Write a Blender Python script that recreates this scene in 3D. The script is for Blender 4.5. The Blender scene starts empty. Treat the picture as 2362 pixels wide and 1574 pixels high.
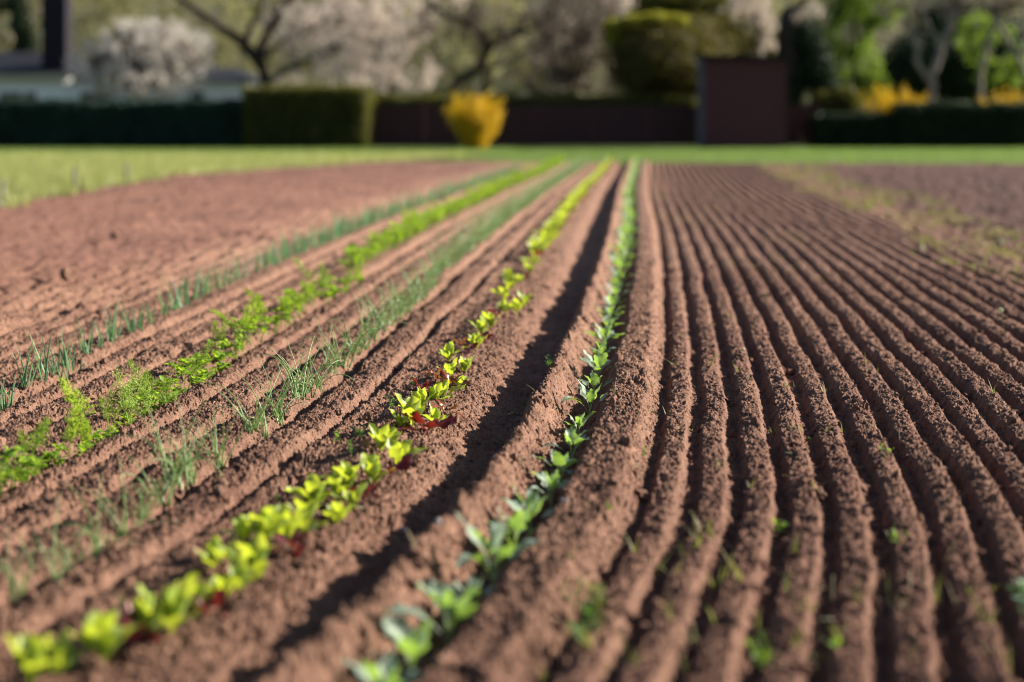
import bpy, math, random
import numpy as np

# ------------------------------------------------------------------ camera, sky, sun, exposure
S = bpy.context.scene
col = S.collection
CAM_H = 1.3
FPX = 3937.0            # focal length in pixels of the 2362 px wide photograph (60 mm on 36 mm)
HX, HY = 1181.0, 262.0  # principal column and horizon row
cam_d = bpy.data.cameras.new("camera")
cam = bpy.data.objects.new("camera", cam_d)
col.objects.link(cam)
cam.location = (0, 0, CAM_H)
cam.rotation_euler = (math.radians(90), 0, 0)
cam_d.lens = 60
cam_d.sensor_width = 36
cam_d.shift_y = -(787 - HY) / 2362.0
cam_d.clip_start = 0.05
cam_d.clip_end = 2000
cam_d.dof.use_dof = True
cam_d.dof.focus_distance = 7.5
cam_d.dof.aperture_fstop = 1.05
S.camera = cam

SUN_AZ = 72.0           # degrees from straight ahead (+Y) towards the right (+X)
SUN_EL = 25.5
world = bpy.data.worlds.new("World")
S.world = world
world.use_nodes = True
wn = world.node_tree.nodes
wl = world.node_tree.links
for n in list(wn):
    wn.remove(n)
sky = wn.new("ShaderNodeTexSky")
sky.sky_type = 'NISHITA'
sky.sun_disc = False
sky.sun_elevation = math.radians(SUN_EL)
sky.sun_rotation = math.radians(SUN_AZ)
bg = wn.new("ShaderNodeBackground")
bg.inputs[1].default_value = 0.05
wo = wn.new("ShaderNodeOutputWorld")
wl.new(sky.outputs[0], bg.inputs[0])
wl.new(bg.outputs[0], wo.inputs[0])

sl = bpy.data.lights.new("sun", 'SUN')
sl.energy = 5.0
sl.angle = math.radians(0.5)
sl.color = (1.0, 0.90, 0.76)
sun = bpy.data.objects.new("sun", sl)
col.objects.link(sun)
sun.rotation_euler = (math.radians(90 - SUN_EL), 0, math.radians(180 - SUN_AZ))
sun.location = (20, 10, 20)

S.view_settings.view_transform = 'Standard'
S.view_settings.look = 'None'
S.view_settings.exposure = 1.4
S.view_settings.gamma = 1.0
S.render.engine = 'CYCLES'
S.cycles.use_denoising = True
S.cycles.filter_width = 1.0
S.cycles.max_bounces = 6
S.cycles.diffuse_bounces = 1
S.cycles.transmission_bounces = 4
S.cycles.transparent_max_bounces = 8

rng = np.random.default_rng(7)
random.seed(7)

# ------------------------------------------------------------------ helpers: tagging and objects
def tag(o, label=None, cat=None, group=None, kind=None):
    if label: o["label"] = label
    if cat: o["category"] = cat
    if group: o["group"] = group
    if kind: o["kind"] = kind
    return o

def empty(name, loc=(0, 0, 0), rz=0.0):
    o = bpy.data.objects.new(name, None)
    col.objects.link(o)
    o.location = loc
    o.rotation_euler = (0, 0, rz)
    o.empty_display_size = 0.1
    return o

def np_mesh(name, V, faces_flat, sizes, mid=None, smooth=True):
    """V (n,3); faces_flat = loop vertex indices; sizes = verts per face"""
    me = bpy.data.meshes.new(name)
    nf = len(sizes)
    me.vertices.add(len(V))
    me.vertices.foreach_set("co", np.ascontiguousarray(V, dtype=np.float32).ravel())
    me.loops.add(len(faces_flat))
    me.loops.foreach_set("vertex_index", np.ascontiguousarray(faces_flat, dtype=np.int32))
    me.polygons.add(nf)
    starts = np.zeros(nf, dtype=np.int32)
    starts[1:] = np.cumsum(sizes)[:-1]
    me.polygons.foreach_set("loop_start", starts)
    me.polygons.foreach_set("use_smooth", np.full(nf, smooth, dtype=bool))
    if mid is not None:
        at = me.attributes.new("mid", 'FLOAT', 'POINT')
        at.data.foreach_set("value", np.ascontiguousarray(mid, dtype=np.float32))
    me.update(calc_edges=True)
    return me

class MB:
    """collects pieces into one mesh object"""
    def __init__(s):
        s.V = []; s.F = []; s.Z = []; s.M = []; s.n = 0
    def add(s, V, F, mid=None):
        V = np.asarray(V, dtype=float)
        if isinstance(F, np.ndarray):
            s.F.append((F + s.n).ravel()); s.Z.append(np.full(len(F), F.shape[1], dtype=np.int32))
        else:
            fl = [i + s.n for f in F for i in f]
            s.F.append(np.array(fl, dtype=np.int64)); s.Z.append(np.array([len(f) for f in F], dtype=np.int32))
        s.V.append(V)
        s.M.append(np.full(len(V), 1.0) if mid is None else np.asarray(mid, dtype=float))
        s.n += len(V)
        return s
    def box(s, x0, x1, y0, y1, z0, z1):
        V = [(x0,y0,z0),(x1,y0,z0),(x1,y1,z0),(x0,y1,z0),(x0,y0,z1),(x1,y0,z1),(x1,y1,z1),(x0,y1,z1)]
        return s.add(V, [(0,3,2,1),(4,5,6,7),(0,1,5,4),(1,2,6,5),(2,3,7,6),(3,0,4,7)])
    def grid(s, G, mid=None):
        a, b = G.shape[:2]
        I = np.arange(a * b).reshape(a, b)
        F = np.stack([I[:-1, :-1], I[1:, :-1], I[1:, 1:], I[:-1, 1:]], -1).reshape(-1, 4)
        return s.add(G.reshape(-1, 3), F, None if mid is None else mid.ravel())
    def tube(s, pts, rad, ns=6, mid=1.0, cap=True):
        pts = np.asarray(pts, float); n = len(pts)
        rad = np.broadcast_to(rad, (n,))
        T = np.gradient(pts, axis=0); T /= np.linalg.norm(T, axis=1)[:, None] + 1e-9
        ref = np.array([0.13, 1.0, 0.07]) if abs(T[0][1]) < 0.9 else np.array([1.0, 0.1, 0.0])
        A = np.cross(T, ref); A /= np.linalg.norm(A, axis=1)[:, None] + 1e-9
        B = np.cross(T, A)
        th = np.linspace(0, 2 * np.pi, ns, endpoint=False)
        R = pts[:, None] + rad[:, None, None] * (np.cos(th)[None, :, None] * A[:, None] + np.sin(th)[None, :, None] * B[:, None])
        I = np.arange(n * ns).reshape(n, ns); J = np.roll(I, -1, 1)
        F = np.stack([I[:-1], J[:-1], J[1:], I[1:]], -1).reshape(-1, 4)
        s.add(R.reshape(-1, 3), F, np.full(n * ns, mid))
        if cap:
            k = s.n - n * ns
            for ring in (I[0][::-1], I[-1]):
                s.F.append(np.asarray(ring) + k); s.Z.append(np.array([ns], dtype=np.int32))
        return s
    def mesh(s, name, smooth=True):
        return np_mesh(name, np.concatenate(s.V), np.concatenate(s.F), np.concatenate(s.Z), np.concatenate(s.M), smooth)
    def build(s, name, mat, parent=None, smooth=True):
        me = s.mesh(name, smooth)
        me.materials.append(mat)
        o = bpy.data.objects.new(name, me)
        col.objects.link(o)
        if parent: o.parent = parent
        return o

def leaf_quads(P, size, aspect=0.55, seed=0, up=0.0):
    """many small diamond leaves at the points P"""
    r = np.random.default_rng(seed)
    n = len(P)
    a = r.normal(size=(n, 3)); a[:, 2] += up; a /= np.linalg.norm(a, axis=1)[:, None]
    b = np.cross(a, r.normal(size=(n, 3))); b /= np.linalg.norm(b, axis=1)[:, None] + 1e-9
    sz = (size * r.uniform(0.6, 1.4, n))[:, None]
    V = np.stack([P - a * sz * .5, P + b * sz * .5 * aspect, P + a * sz * .5, P - b * sz * .5 * aspect], 1).reshape(-1, 3)
    F = np.arange(4 * n).reshape(n, 4)
    return V, F

# ------------------------------------------------------------------ noise
_pr = np.random.default_rng(11)
PERM = _pr.permutation(256); PERM = np.concatenate([PERM, PERM])
_ga = _pr.uniform(0, 2 * np.pi, 256); GX, GY = np.cos(_ga), np.sin(_ga)

def noise(x, y):
    xi = np.floor(x).astype(np.int64); yi = np.floor(y).astype(np.int64)
    xf = x - xi; yf = y - yi
    xi &= 255; yi &= 255
    def g(ix, iy, dx, dy):
        h = PERM[PERM[ix & 255] + (iy & 255)]
        return GX[h] * dx + GY[h] * dy
    u = xf * xf * xf * (xf * (xf * 6 - 15) + 10); v = yf * yf * yf * (yf * (yf * 6 - 15) + 10)
    n00 = g(xi, yi, xf, yf); n10 = g(xi + 1, yi, xf - 1, yf)
    n01 = g(xi, yi + 1, xf, yf - 1); n11 = g(xi + 1, yi + 1, xf - 1, yf - 1)
    return 1.5 * ((n00 * (1 - u) + n10 * u) * (1 - v) + (n01 * (1 - u) + n11 * u) * v)

def sstep(a, b, x):
    t = np.clip((x - a) / (b - a), 0, 1)
    return t * t * (3 - 2 * t)

# ------------------------------------------------------------------ the curve of the rows and the relief of the field
_cy = np.array([-2, 0, 2, 3.9, 4.86, 5.76, 7.84, 10.5, 14.9, 18.4, 27.7, 42.6, 67, 90])
_cx = np.array([-1.6, -1.20, -.70, -.27, -.06, .105, .35, .605, .98, 1.25, 1.9, 3.1, 5.0, 6.8])
_ty = np.linspace(-2, 90, 4601)
_tx = np.interp(_ty, _cy, _cx)
_k = np.hanning(61); _k /= _k.sum()
_tx = np.convolve(np.pad(_tx, 30, mode='reflect', reflect_type='odd'), _k, 'valid')
def cen(Y): return np.interp(Y, _ty, _tx)
def wl_(Y): return np.interp(Y, [0, 7, 10, 16, 20, 27, 36, 60], [1, 1, 1.05, 1.1, 1.1, 1.03, .95, .88])
def uco(X, Y):
    d = X - cen(Y)
    return np.where(d < 0, d / wl_(Y), d)
def xof(u, Y):
    return cen(Y) + u * (wl_(Y) if u < 0 else 1.0)

PER = 0.155
FUR = [(-.99, .05, .032), (-1.21, .065, .040), (-1.47, .05, .035), (-1.68, .045, .03), (-1.86, .065, .045),
       (-2.16, .04, .03), (-2.36, .035, .03), (-2.53, .055, .045), (-2.82, .04, .035), (-3.03, .03, .03)]
def relief(X, Y, detail=True):
    X = np.asarray(X, float); Y = np.asarray(Y, float)
    u = uco(X, Y)
    wob = 0.018 * noise(X * 0.9 + 7, Y * 0.7) + 0.010 * noise(X * 3.1, Y * 2.3)
    w = u + wob * np.where(u > .3, .35, 1.0)
    z = np.zeros_like(u)
    # right: pressed drills
    ph = 2 * np.pi * (w - .42) / PER
    ki = np.round((w - .42) / PER)
    w2 = w + .012 * noise(ki * 7.3, Y * .9) + .006 * noise(ki * 3.1 + 40, Y * 5)
    ph = 2 * np.pi * (w2 - .42) / PER
    hv = 1 + .22 * noise(ki * 5.7 + 11, Y * .55) + .20 * noise(ki * 1.9 + 60, Y * 3.3)
    rid = .048 * hv * (.75 * sstep(.06, .58, 0.5 + 0.5 * np.cos(ph)) + .25 * (0.5 + 0.5 * np.cos(ph - .5))) - .016
    amp = 1 - .75 * sstep(2.9, 3.3, u)
    ridm = sstep(.32, .345, w)
    z += rid * ridm * amp
    # broad rough ridge right of the kale
    z += (.078 + .012 * noise(X * 0 + 1.7, Y * 6)) * sstep(.055, .125, w) * (1 - sstep(.25, .335, w))
    # kale furrow and the sharp ridge left of it
    z += -.040 * np.exp(-(w / .075) ** 2)
    z += (.104 + .028 * noise(X * 0 + 4.2, Y * 3) + .026 * noise(X * 0 + 8.2, Y * 9) + .014 * noise(X * 0 + 2.2, Y * 21)) * np.exp(-np.abs((w + .165) / .058) ** 2.2)
    # wide furrow, then the lettuce bed
    z += -.055 * sstep(-.16, -.25, w) * (1 - sstep(-.36, -.52, w))
    z += .03 * sstep(-.38, -.56, w)
    z += .018 * np.exp(-((w + .70) / .10) ** 2)
    z += -.020 * np.exp(-((w + .86) / .06) ** 2)
    for c, dp, wd in FUR:
        a = 1 + .35 * noise(X * 0 + c * 9.1, Y * 1.7)
        z -= 1.45 * dp * a * np.exp(-np.abs((w - c) / (wd * .9)) ** 2.4)
    far = sstep(-3.0, -3.3, u)
    z += far * (.034 * (1 + .6 * noise(X * .8, Y * .5)) * np.cos(2 * np.pi * w / .17) - .01)
    z += (far + sstep(2.9, 3.4, u)) * (.030 * noise(X * 2.2 + 3, Y * 1.4) + .030 * noise(X * 5.2, Y * 3.1 + 8))
    weedy = sstep(2.9, 3.4, u)
    rough = np.where(u > .34, .80, 1.05) + .6 * weedy
    rough = np.where((u < -.22) & (u > -.44), .75, rough)
    z += .012 * noise(X * 1.3, Y * 1.0 + 3) * np.where(u > .3, .5, 1)
    if detail:
        sx = np.maximum(.0004 * Y + .0007, 1e-4)      # local grid spacing
        sy = np.where(Y < 14, .0010, .003) * Y
        s_ = np.maximum(sx, sy * .45)
        wx = X + .012 * noise(X * 22, Y * 22); wy = Y + .012 * noise(X * 22 + 50, Y * 22)
        for f, a, kind in ((6, .010, 0), (13, .007, 1), (26, .0095, 1), (48, .0115, 1), (80, .0105, 1), (120, .0080, 0)):
            k = 1 - sstep(.32, .6, s_ * f)
            n = noise(wx * f + f, wy * f * .85 + 2 * f)
            if kind == 1:
                n = .45 - 1.6 * np.abs(n)           # rounded clods with sharp gaps between
            z += a * k * n * rough
        # rough grain that rubs the crests of the drills into small teeth
        g = noise(X * 30 + 90, Y * 12)
        z += .006 * g * ridm * (0.5 + 0.5 * np.cos(ph))
        # cavities where clods were torn out
        cv = noise(X * 6 + 31, Y * 6 + 12)
        z -= .022 * sstep(.42, .7, cv) * rough
    return z

def gz(x, y):
    return float(relief(np.array([x]), np.array([y]))[0])
def px(x, y, z=0.0):
    """point of the ground (height z) seen at pixel x, y of the photograph"""
    d = (CAM_H - z) * FPX / (y - HY)
    return (x - HX) / FPX * d, d
def bp(x, y, d):
    """point at depth d seen at pixel x, y"""
    return np.array([(x - HX) / FPX * d, d, CAM_H - (y - HY) / FPX * d])

# ------------------------------------------------------------------ materials
def mat(name):
    m = bpy.data.materials.new(name); m.use_nodes = True
    nt = m.node_tree
    for n in list(nt.nodes): nt.nodes.remove(n)
    out = nt.nodes.new("ShaderNodeOutputMaterial")
    return m, nt, out
def N(nt, t, **k):
    n = nt.nodes.new(t)
    for a, v in k.items(): setattr(n, a, v)
    return n
def noise_n(nt, scale, detail=4, rough=.6, coord='Object', vec=None, stretch=None):
    tc = N(nt, "ShaderNodeTexCoord")
    n = N(nt, "ShaderNodeTexNoise")
    n.inputs['Scale'].default_value = scale; n.inputs['Detail'].default_value = detail
    n.inputs['Roughness'].default_value = rough
    src = tc.outputs[coord]
    if stretch:
        mp = N(nt, "ShaderNodeMapping"); mp.inputs['Scale'].default_value = stretch
        nt.links.new(src, mp.inputs[0]); src = mp.outputs[0]
    nt.links.new(src, n.inputs['Vector'])
    return n
def ramp(nt, fac, stops):
    r = N(nt, "ShaderNodeValToRGB")
    e = r.color_ramp.elements
    while len(e) < len(stops): e.new(.5)
    for i, (p, c) in enumerate(stops):
        e[i].position = p; e[i].color = (*c, 1)
    nt.links.new(fac, r.inputs[0])
    return r

def simple(name, c0, c1, scale=3.0, rough=.85, bump=0.0, bscale=20, spec=.3, stretch=None):
    m, nt, out = mat(name)
    n = noise_n(nt, scale, stretch=stretch)
    r = ramp(nt, n.outputs['Fac'], [(.3, c0), (.7, c1)])
    p = N(nt, "ShaderNodeBsdfPrincipled")
    p.inputs['Roughness'].default_value = rough
    p.inputs['Specular IOR Level'].default_value = spec
    nt.links.new(r.outputs[0], p.inputs['Base Color'])
    if bump:
        b = N(nt, "ShaderNodeBump"); b.inputs['Strength'].default_value = bump; b.inputs['Distance'].default_value = .02
        n2 = noise_n(nt, bscale)
        nt.links.new(n2.outputs['Fac'], b.inputs['Height']); nt.links.new(b.outputs[0], p.inputs['Normal'])
    nt.links.new(p.outputs[0], out.inputs[0])
    return m

def leafmat(name, c0, c1, trans, tw=.45, rough=.45, spec=.4, midc=None, scale=25.0, vary=.25, bump=.25):
    """thin leaf: reflecting skin plus light coming through"""
    m, nt, out = mat(name)
    n = noise_n(nt, scale, 3)
    r = ramp(nt, n.outputs['Fac'], [(.3, c0), (.7, c1)])
    oi = N(nt, "ShaderNodeObjectInfo")
    hsv = N(nt, "ShaderNodeHueSaturation")
    mr = N(nt, "ShaderNodeMapRange"); mr.inputs['To Min'].default_value = 1 - vary; mr.inputs['To Max'].default_value = 1 + vary
    nt.links.new(oi.outputs['Random'], mr.inputs[0]); nt.links.new(mr.outputs[0], hsv.inputs['Value'])
    colr = r.outputs[0]
    if midc:
        at = N(nt, "ShaderNodeAttribute", attribute_name="mid")
        mx = N(nt, "ShaderNodeMix", data_type='RGBA')
        rm = N(nt, "ShaderNodeMapRange"); rm.inputs['From Min'].default_value = .05; rm.inputs['From Max'].default_value = .3
        nt.links.new(at.outputs['Fac'], rm.inputs[0]); nt.links.new(rm.outputs[0], mx.inputs['Factor'])
        mx.inputs['A'].default_value = (*midc, 1); nt.links.new(colr, mx.inputs['B'])
        colr = mx.outputs['Result']
    nt.links.new(colr, hsv.inputs['Color'])
    p = N(nt, "ShaderNodeBsdfPrincipled")
    p.inputs['Roughness'].default_value = rough; p.inputs['Specular IOR Level'].default_value = spec
    nt.links.new(hsv.outputs[0], p.inputs['Base Color'])
    if bump:
        b = N(nt, "ShaderNodeBump"); b.inputs['Strength'].default_value = bump; b.inputs['Distance'].default_value = .004
        n2 = noise_n(nt, 120, 2)
        nt.links.new(n2.outputs['Fac'], b.inputs['Height']); nt.links.new(b.outputs[0], p.inputs['Normal'])
    t = N(nt, "ShaderNodeBsdfTranslucent"); t.inputs[0].default_value = (*trans, 1)
    ms = N(nt, "ShaderNodeMixShader"); ms.inputs[0].default_value = tw
    nt.links.new(p.outputs[0], ms.inputs[1]); nt.links.new(t.outputs[0], ms.inputs[2])
    nt.links.new(ms.outputs[0], out.inputs[0])
    return m

def soil_material():
    m, nt, out = mat("soil")
    big = noise_n(nt, .35, 3)
    med = noise_n(nt, 9, 5, .65)
    fin = noise_n(nt, 160, 4, .7)
    dry = ramp(nt, med.outputs['Fac'], [(.25, (.120, .062, .044)), (.75, (.325, .185, .130))])
    wet = ramp(nt, med.outputs['Fac'], [(.25, (.080, .035, .028)), (.75, (.205, .103, .075))])
    # the soil of the pressed drills on the right is a little moister and redder than the raked beds
    at = N(nt, "ShaderNodeAttribute", attribute_name="moist")
    ma = N(nt, "ShaderNodeMath", operation='MULTIPLY_ADD'); ma.inputs[1].default_value = .5; ma.inputs[2].default_value = -.25
    nt.links.new(big.outputs['Fac'], ma.inputs[0])
    ad = N(nt, "ShaderNodeMath", operation='ADD', use_clamp=True)
    nt.links.new(at.outputs['Fac'], ad.inputs[0]); nt.links.new(ma.outputs[0], ad.inputs[1])
    mx = N(nt, "ShaderNodeMix", data_type='RGBA')
    nt.links.new(ad.outputs[0], mx.inputs['Factor']); nt.links.new(dry.outputs[0], mx.inputs['A']); nt.links.new(wet.outputs[0], mx.inputs['B'])
    dark = ramp(nt, med.outputs['Fac'], [(.25, (.055, .025, .021)), (.75, (.12, .060, .050))])
    dk = N(nt, "ShaderNodeMapRange"); dk.inputs['From Min'].default_value = 1.0; dk.inputs['From Max'].default_value = 1.6
    nt.links.new(at.outputs['Fac'], dk.inputs[0])
    mx2 = N(nt, "ShaderNodeMix", data_type='RGBA')
    nt.links.new(dk.outputs[0], mx2.inputs['Factor']); nt.links.new(mx.outputs['Result'], mx2.inputs['A']); nt.links.new(dark.outputs[0], mx2.inputs['B'])
    mx = mx2
    mul = N(nt, "ShaderNodeMix", data_type='RGBA', blend_type='MULTIPLY'); mul.inputs['Factor'].default_value = 1
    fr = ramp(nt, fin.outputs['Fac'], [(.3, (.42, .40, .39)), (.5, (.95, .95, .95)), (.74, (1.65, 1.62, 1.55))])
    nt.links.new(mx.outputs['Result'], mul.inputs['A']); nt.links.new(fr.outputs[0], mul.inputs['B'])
    p = N(nt, "ShaderNodeBsdfPrincipled"); p.inputs['Roughness'].default_value = .92; p.inputs['Specular IOR Level'].default_value = .25
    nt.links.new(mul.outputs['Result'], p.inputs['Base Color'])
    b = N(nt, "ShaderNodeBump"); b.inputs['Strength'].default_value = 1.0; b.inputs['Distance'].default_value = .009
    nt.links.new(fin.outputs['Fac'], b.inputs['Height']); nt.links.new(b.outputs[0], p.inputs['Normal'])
    nt.links.new(p.outputs[0], out.inputs[0])
    return m

M = {}
M['soil'] = soil_material()
M['kale'] = leafmat("kale_leaf", (.20, .28, .22), (.32, .42, .35), (.32, .52, .06), .42, .48, .5, midc=(.32, .40, .30))
M['kale_stem'] = leafmat("kale_stem", (.25, .36, .18), (.33, .45, .25), (.35, .5, .1), .25)
M['lettuce'] = leafmat("lettuce_leaf", (.22, .32, .045), (.36, .46, .08), (.56, .66, .04), .48, .42, .5, midc=(.36, .45, .18))
M['red_lettuce'] = leafmat("red_lettuce_leaf", (.035, .006, .009), (.08, .012, .012), (.25, .02, .012), .30, .42, .45, midc=(.30, .03, .04))
M['copper'] = leafmat("copper_lettuce_leaf", (.07, .022, .008), (.14, .06, .012), (.33, .12, .015), .38, .3, .6, midc=(.40, .05, .03))
M['onion'] = leafmat("onion_leaf", (.20, .32, .13), (.32, .46, .22), (.48, .66, .20), .35, .35, .5)
M['leek'] = leafmat("leek_leaf", (.09, .20, .11), (.16, .30, .17), (.20, .40, .14), .35, .4, .5)
M['pale_stem'] = leafmat("pale_stem", (.45, .48, .32), (.58, .60, .45), (.6, .7, .4), .3)
M['fennel'] = leafmat("fennel_frond", (.20, .31, .04), (.28, .41, .06), (.46, .64, .04), .5, .5, .4, bump=0)
M['parsley'] = leafmat("parsley_leaf", (.16, .27, .035), (.25, .38, .055), (.40, .60, .035), .5, .4, .5)
M['weed'] = leafmat("weed_leaf", (.06, .13, .03), (.10, .20, .045), (.17, .33, .03), .45, .45, .4)
M['lime'] = leafmat("lime_weed_leaf", (.13, .25, .03), (.18, .31, .04), (.30, .47, .03), .5, .45, .4)
M['dry'] = leafmat("dry_stalk", (.32, .26, .15), (.44, .37, .23), (.5, .42, .2), .3, .6, .3)
M['sprig'] = leafmat("grass_sprig", (.15, .17, .05), (.23, .23, .08), (.26, .28, .06), .4, .5, .3)
M['lawn_blade'] = leafmat("lawn_blade", (.05, .11, .018), (.15, .20, .04), (.19, .32, .04), .45, .5, .3, vary=0, scale=.55)
M['crop_blade'] = leafmat("crop_blade", (.20, .25, .08), (.42, .40, .17), (.33, .38, .10), .45, .5, .3, vary=0, scale=.55)
M['lawn'] = simple("lawn_ground", (.05, .08, .02), (.085, .125, .028), .8, .95, .5, 30)
M['meadow'] = simple("meadow_ground", (.13, .145, .05), (.20, .21, .08), .6, .95, .5, 30)
M['earth'] = simple("earth", (.12, .07, .05), (.20, .12, .09), 1.2, .95, .4, 10)
M['bark'] = simple("bark", (.018, .013, .010), (.05, .038, .03), 6, .95, .8, 18)
M['pale_bark'] = simple("pale_bark", (.13, .115, .095), (.26, .24, .205), 4, .9, .6, 18)
M['stone'] = simple("stone", (.16, .14, .15), (.30, .27, .28), 30, .7, .5, 60)

# ------------------------------------------------------------------ the field
def build_field():
    nc = 1600
    Y = np.concatenate([2.7 * np.exp(np.arange(0, math.log(14 / 2.7), .0010)), 14 * np.exp(np.arange(0, math.log(48 / 14), .003))])
    nr = len(Y)
    t = np.linspace(-1, 1, nc)
    YY = np.repeat(Y[:, None], nc, 1)
    XX = t[None, :] * (.318 * YY + .55)
    Z = relief(XX, YY)
    I = np.arange(nr * nc, dtype=np.int32).reshape(nr, nc)
    F = np.stack([I[:-1, :-1], I[:-1, 1:], I[1:, 1:], I[1:, :-1]], -1).reshape(-1, 4)
    V = np.stack([XX, YY, Z], -1).reshape(-1, 3)
    u = uco(XX, YY).ravel()
    # field ends where the grass starts: far edge and the boundary of the green crop on the left
    edge_r = 44.3 + .8 * noise(V[:, 0] * .2, V[:, 1] * 0)
    keep = (V[:, 1] < edge_r)
    fk = keep[F[:, 0]]
    F = F[fk]
    me = np_mesh("field", V, F.ravel(), np.full(len(F), 4, dtype=np.int32))
    moist = .10 + .42 * sstep(.2, .7, u) + 1.0 * sstep(-2.9, -4.2, u) * sstep(8, 16, V[:, 1]) + .25 * sstep(2.8, 4.2, u)
    moist += .25 * sstep(24, 40, V[:, 1])
    moist += .8 * sstep(3.3, 4.4, u + .3 * noise(V[:, 0] * .6, V[:, 1] * .4)) * sstep(60, 30, V[:, 1])
    moist += .40 * noise(V[:, 0] * 1.4, V[:, 1] * .8) + .25 * noise(V[:, 0] * 5, V[:, 1] * 3)
    at = me.attributes.new("moist", 'FLOAT', 'POINT')
    at.data.foreach_set("value", np.clip(moist, 0, 1.7).astype(np.float32))
    me.materials.append(M['soil'])
    o = bpy.data.objects.new("field", me); col.objects.link(o)
    tag(o, "reddish brown tilled field with ridges and furrows", "field", kind="structure")
build_field()

def sheet(name, pts, z, m, label, cat, sub=1):
    mb = MB(); mb.add([(x, y, z) for x, y in pts], [tuple(range(len(pts)))])
    o = mb.build(name, m, smooth=False)
    tag(o, label, cat, kind="structure")
    return o
sheet("ground", [(-900, -60), (900, -60), (900, 1500), (-900, 1500)], -.16, M['earth'], "bare earth carrying the whole place", "ground")
LAWN_Z = -.015
sheet("lawn", [(-80, 43.8), (80, 43.8), (80, 140), (-80, 140)], LAWN_Z, M['lawn'], "green lawn strip at the far end of the field", "lawn")

# ------------------------------------------------------------------ loose clods of soil (nobody could count them)
def ico(sub):
    t = (1 + 5 ** .5) / 2
    V = np.array([(-1,t,0),(1,t,0),(-1,-t,0),(1,-t,0),(0,-1,t),(0,1,t),(0,-1,-t),(0,1,-t),(t,0,-1),(t,0,1),(-t,0,-1),(-t,0,1)], float)
    V /= np.linalg.norm(V[0])
    F = [(0,11,5),(0,5,1),(0,1,7),(0,7,10),(0,10,11),(1,5,9),(5,11,4),(11,10,2),(10,7,6),(7,1,8),(3,9,4),(3,4,2),(3,2,6),(3,6,8),(3,8,9),(4,9,5),(2,4,11),(6,2,10),(8,6,7),(9,8,1)]
    for _ in range(sub):
        V = list(map(tuple, V)); c = {}; G = []
        def mp(a, b):
            k = (min(a, b), max(a, b))
            if k not in c:
                p = np.array(V[a]) + np.array(V[b]); p /= np.linalg.norm(p); V.append(tuple(p)); c[k] = len(V) - 1
            return c[k]
        for a, b, d in F:
            x, y, z = mp(a, b), mp(b, d), mp(d, a)
            G += [(a, x, z), (b, y, x), (d, z, y), (x, y, z)]
        F = G; V = np.array(V)
    return np.array(V), np.array(F)

def clods(n, y0, y1, smin, smax, sub, seed):
    r = np.random.default_rng(seed)
    Y = y0 * (y1 / y0) ** r.uniform(0, 1, n)
    X = r.uniform(-1, 1, n) * (.31 * Y + .3)
    u = uco(X, Y)
    w = np.where(u > .34, .6, 1.0) * np.where((u < -.22) & (u > -.44), .6, 1)
    k = r.uniform(0, 1, n) < w
    X, Y = X[k], Y[k]; n = len(X)
    Z = relief(X, Y)
    B, F = ico(sub)
    nv = len(B)
    sz = smin * (smax / smin) ** (r.uniform(0, 1, n) ** 2.0)
    q = r.normal(size=(n, 4)); q /= np.linalg.norm(q, axis=1)[:, None]
    a, b, c, d = q.T
    R = np.stack([np.stack([1-2*(c*c+d*d), 2*(b*c-a*d), 2*(b*d+a*c)], -1), np.stack([2*(b*c+a*d), 1-2*(b*b+d*d), 2*(c*d-a*b)], -1),
                  np.stack([2*(b*d-a*c), 2*(c*d+a*b), 1-2*(b*b+c*c)], -1)], 1)
    rad = 1 + r.uniform(-.38, .38, (n, nv))
    sc = r.uniform(.65, 1.25, (n, 1, 3))
    P = B[None] * rad[..., None] * sc
    P = np.einsum('nij,nkj->nki', R, P) * sz[:, None, None]
    P += np.stack([X, Y, Z + sz * .12], -1)[:, None]
    FF = (F[None] + (np.arange(n) * nv)[:, None, None]).reshape(-1, 3)
    return P.reshape(-1, 3), FF
mb = MB()
V, F = clods(60000, 3.4, 17, .0025, .0075, 0, 1); mb.add(V, F)
V, F = clods(3600, 3.4, 20, .008, .024, 1, 2); mb.add(V, F)
o = mb.build("loose_soil", M['soil'], smooth=False)
tag(o, "loose crumbs and small clods scattered over the tilled soil", "soil", kind="stuff")
at = o.data.attributes.new("moist", 'FLOAT', 'POINT')
_v = np.concatenate(mb.V); at.data.foreach_set("value", (.1 + .6 * sstep(.2, .7, uco(_v[:, 0], _v[:, 1]))).astype(np.float32))

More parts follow.
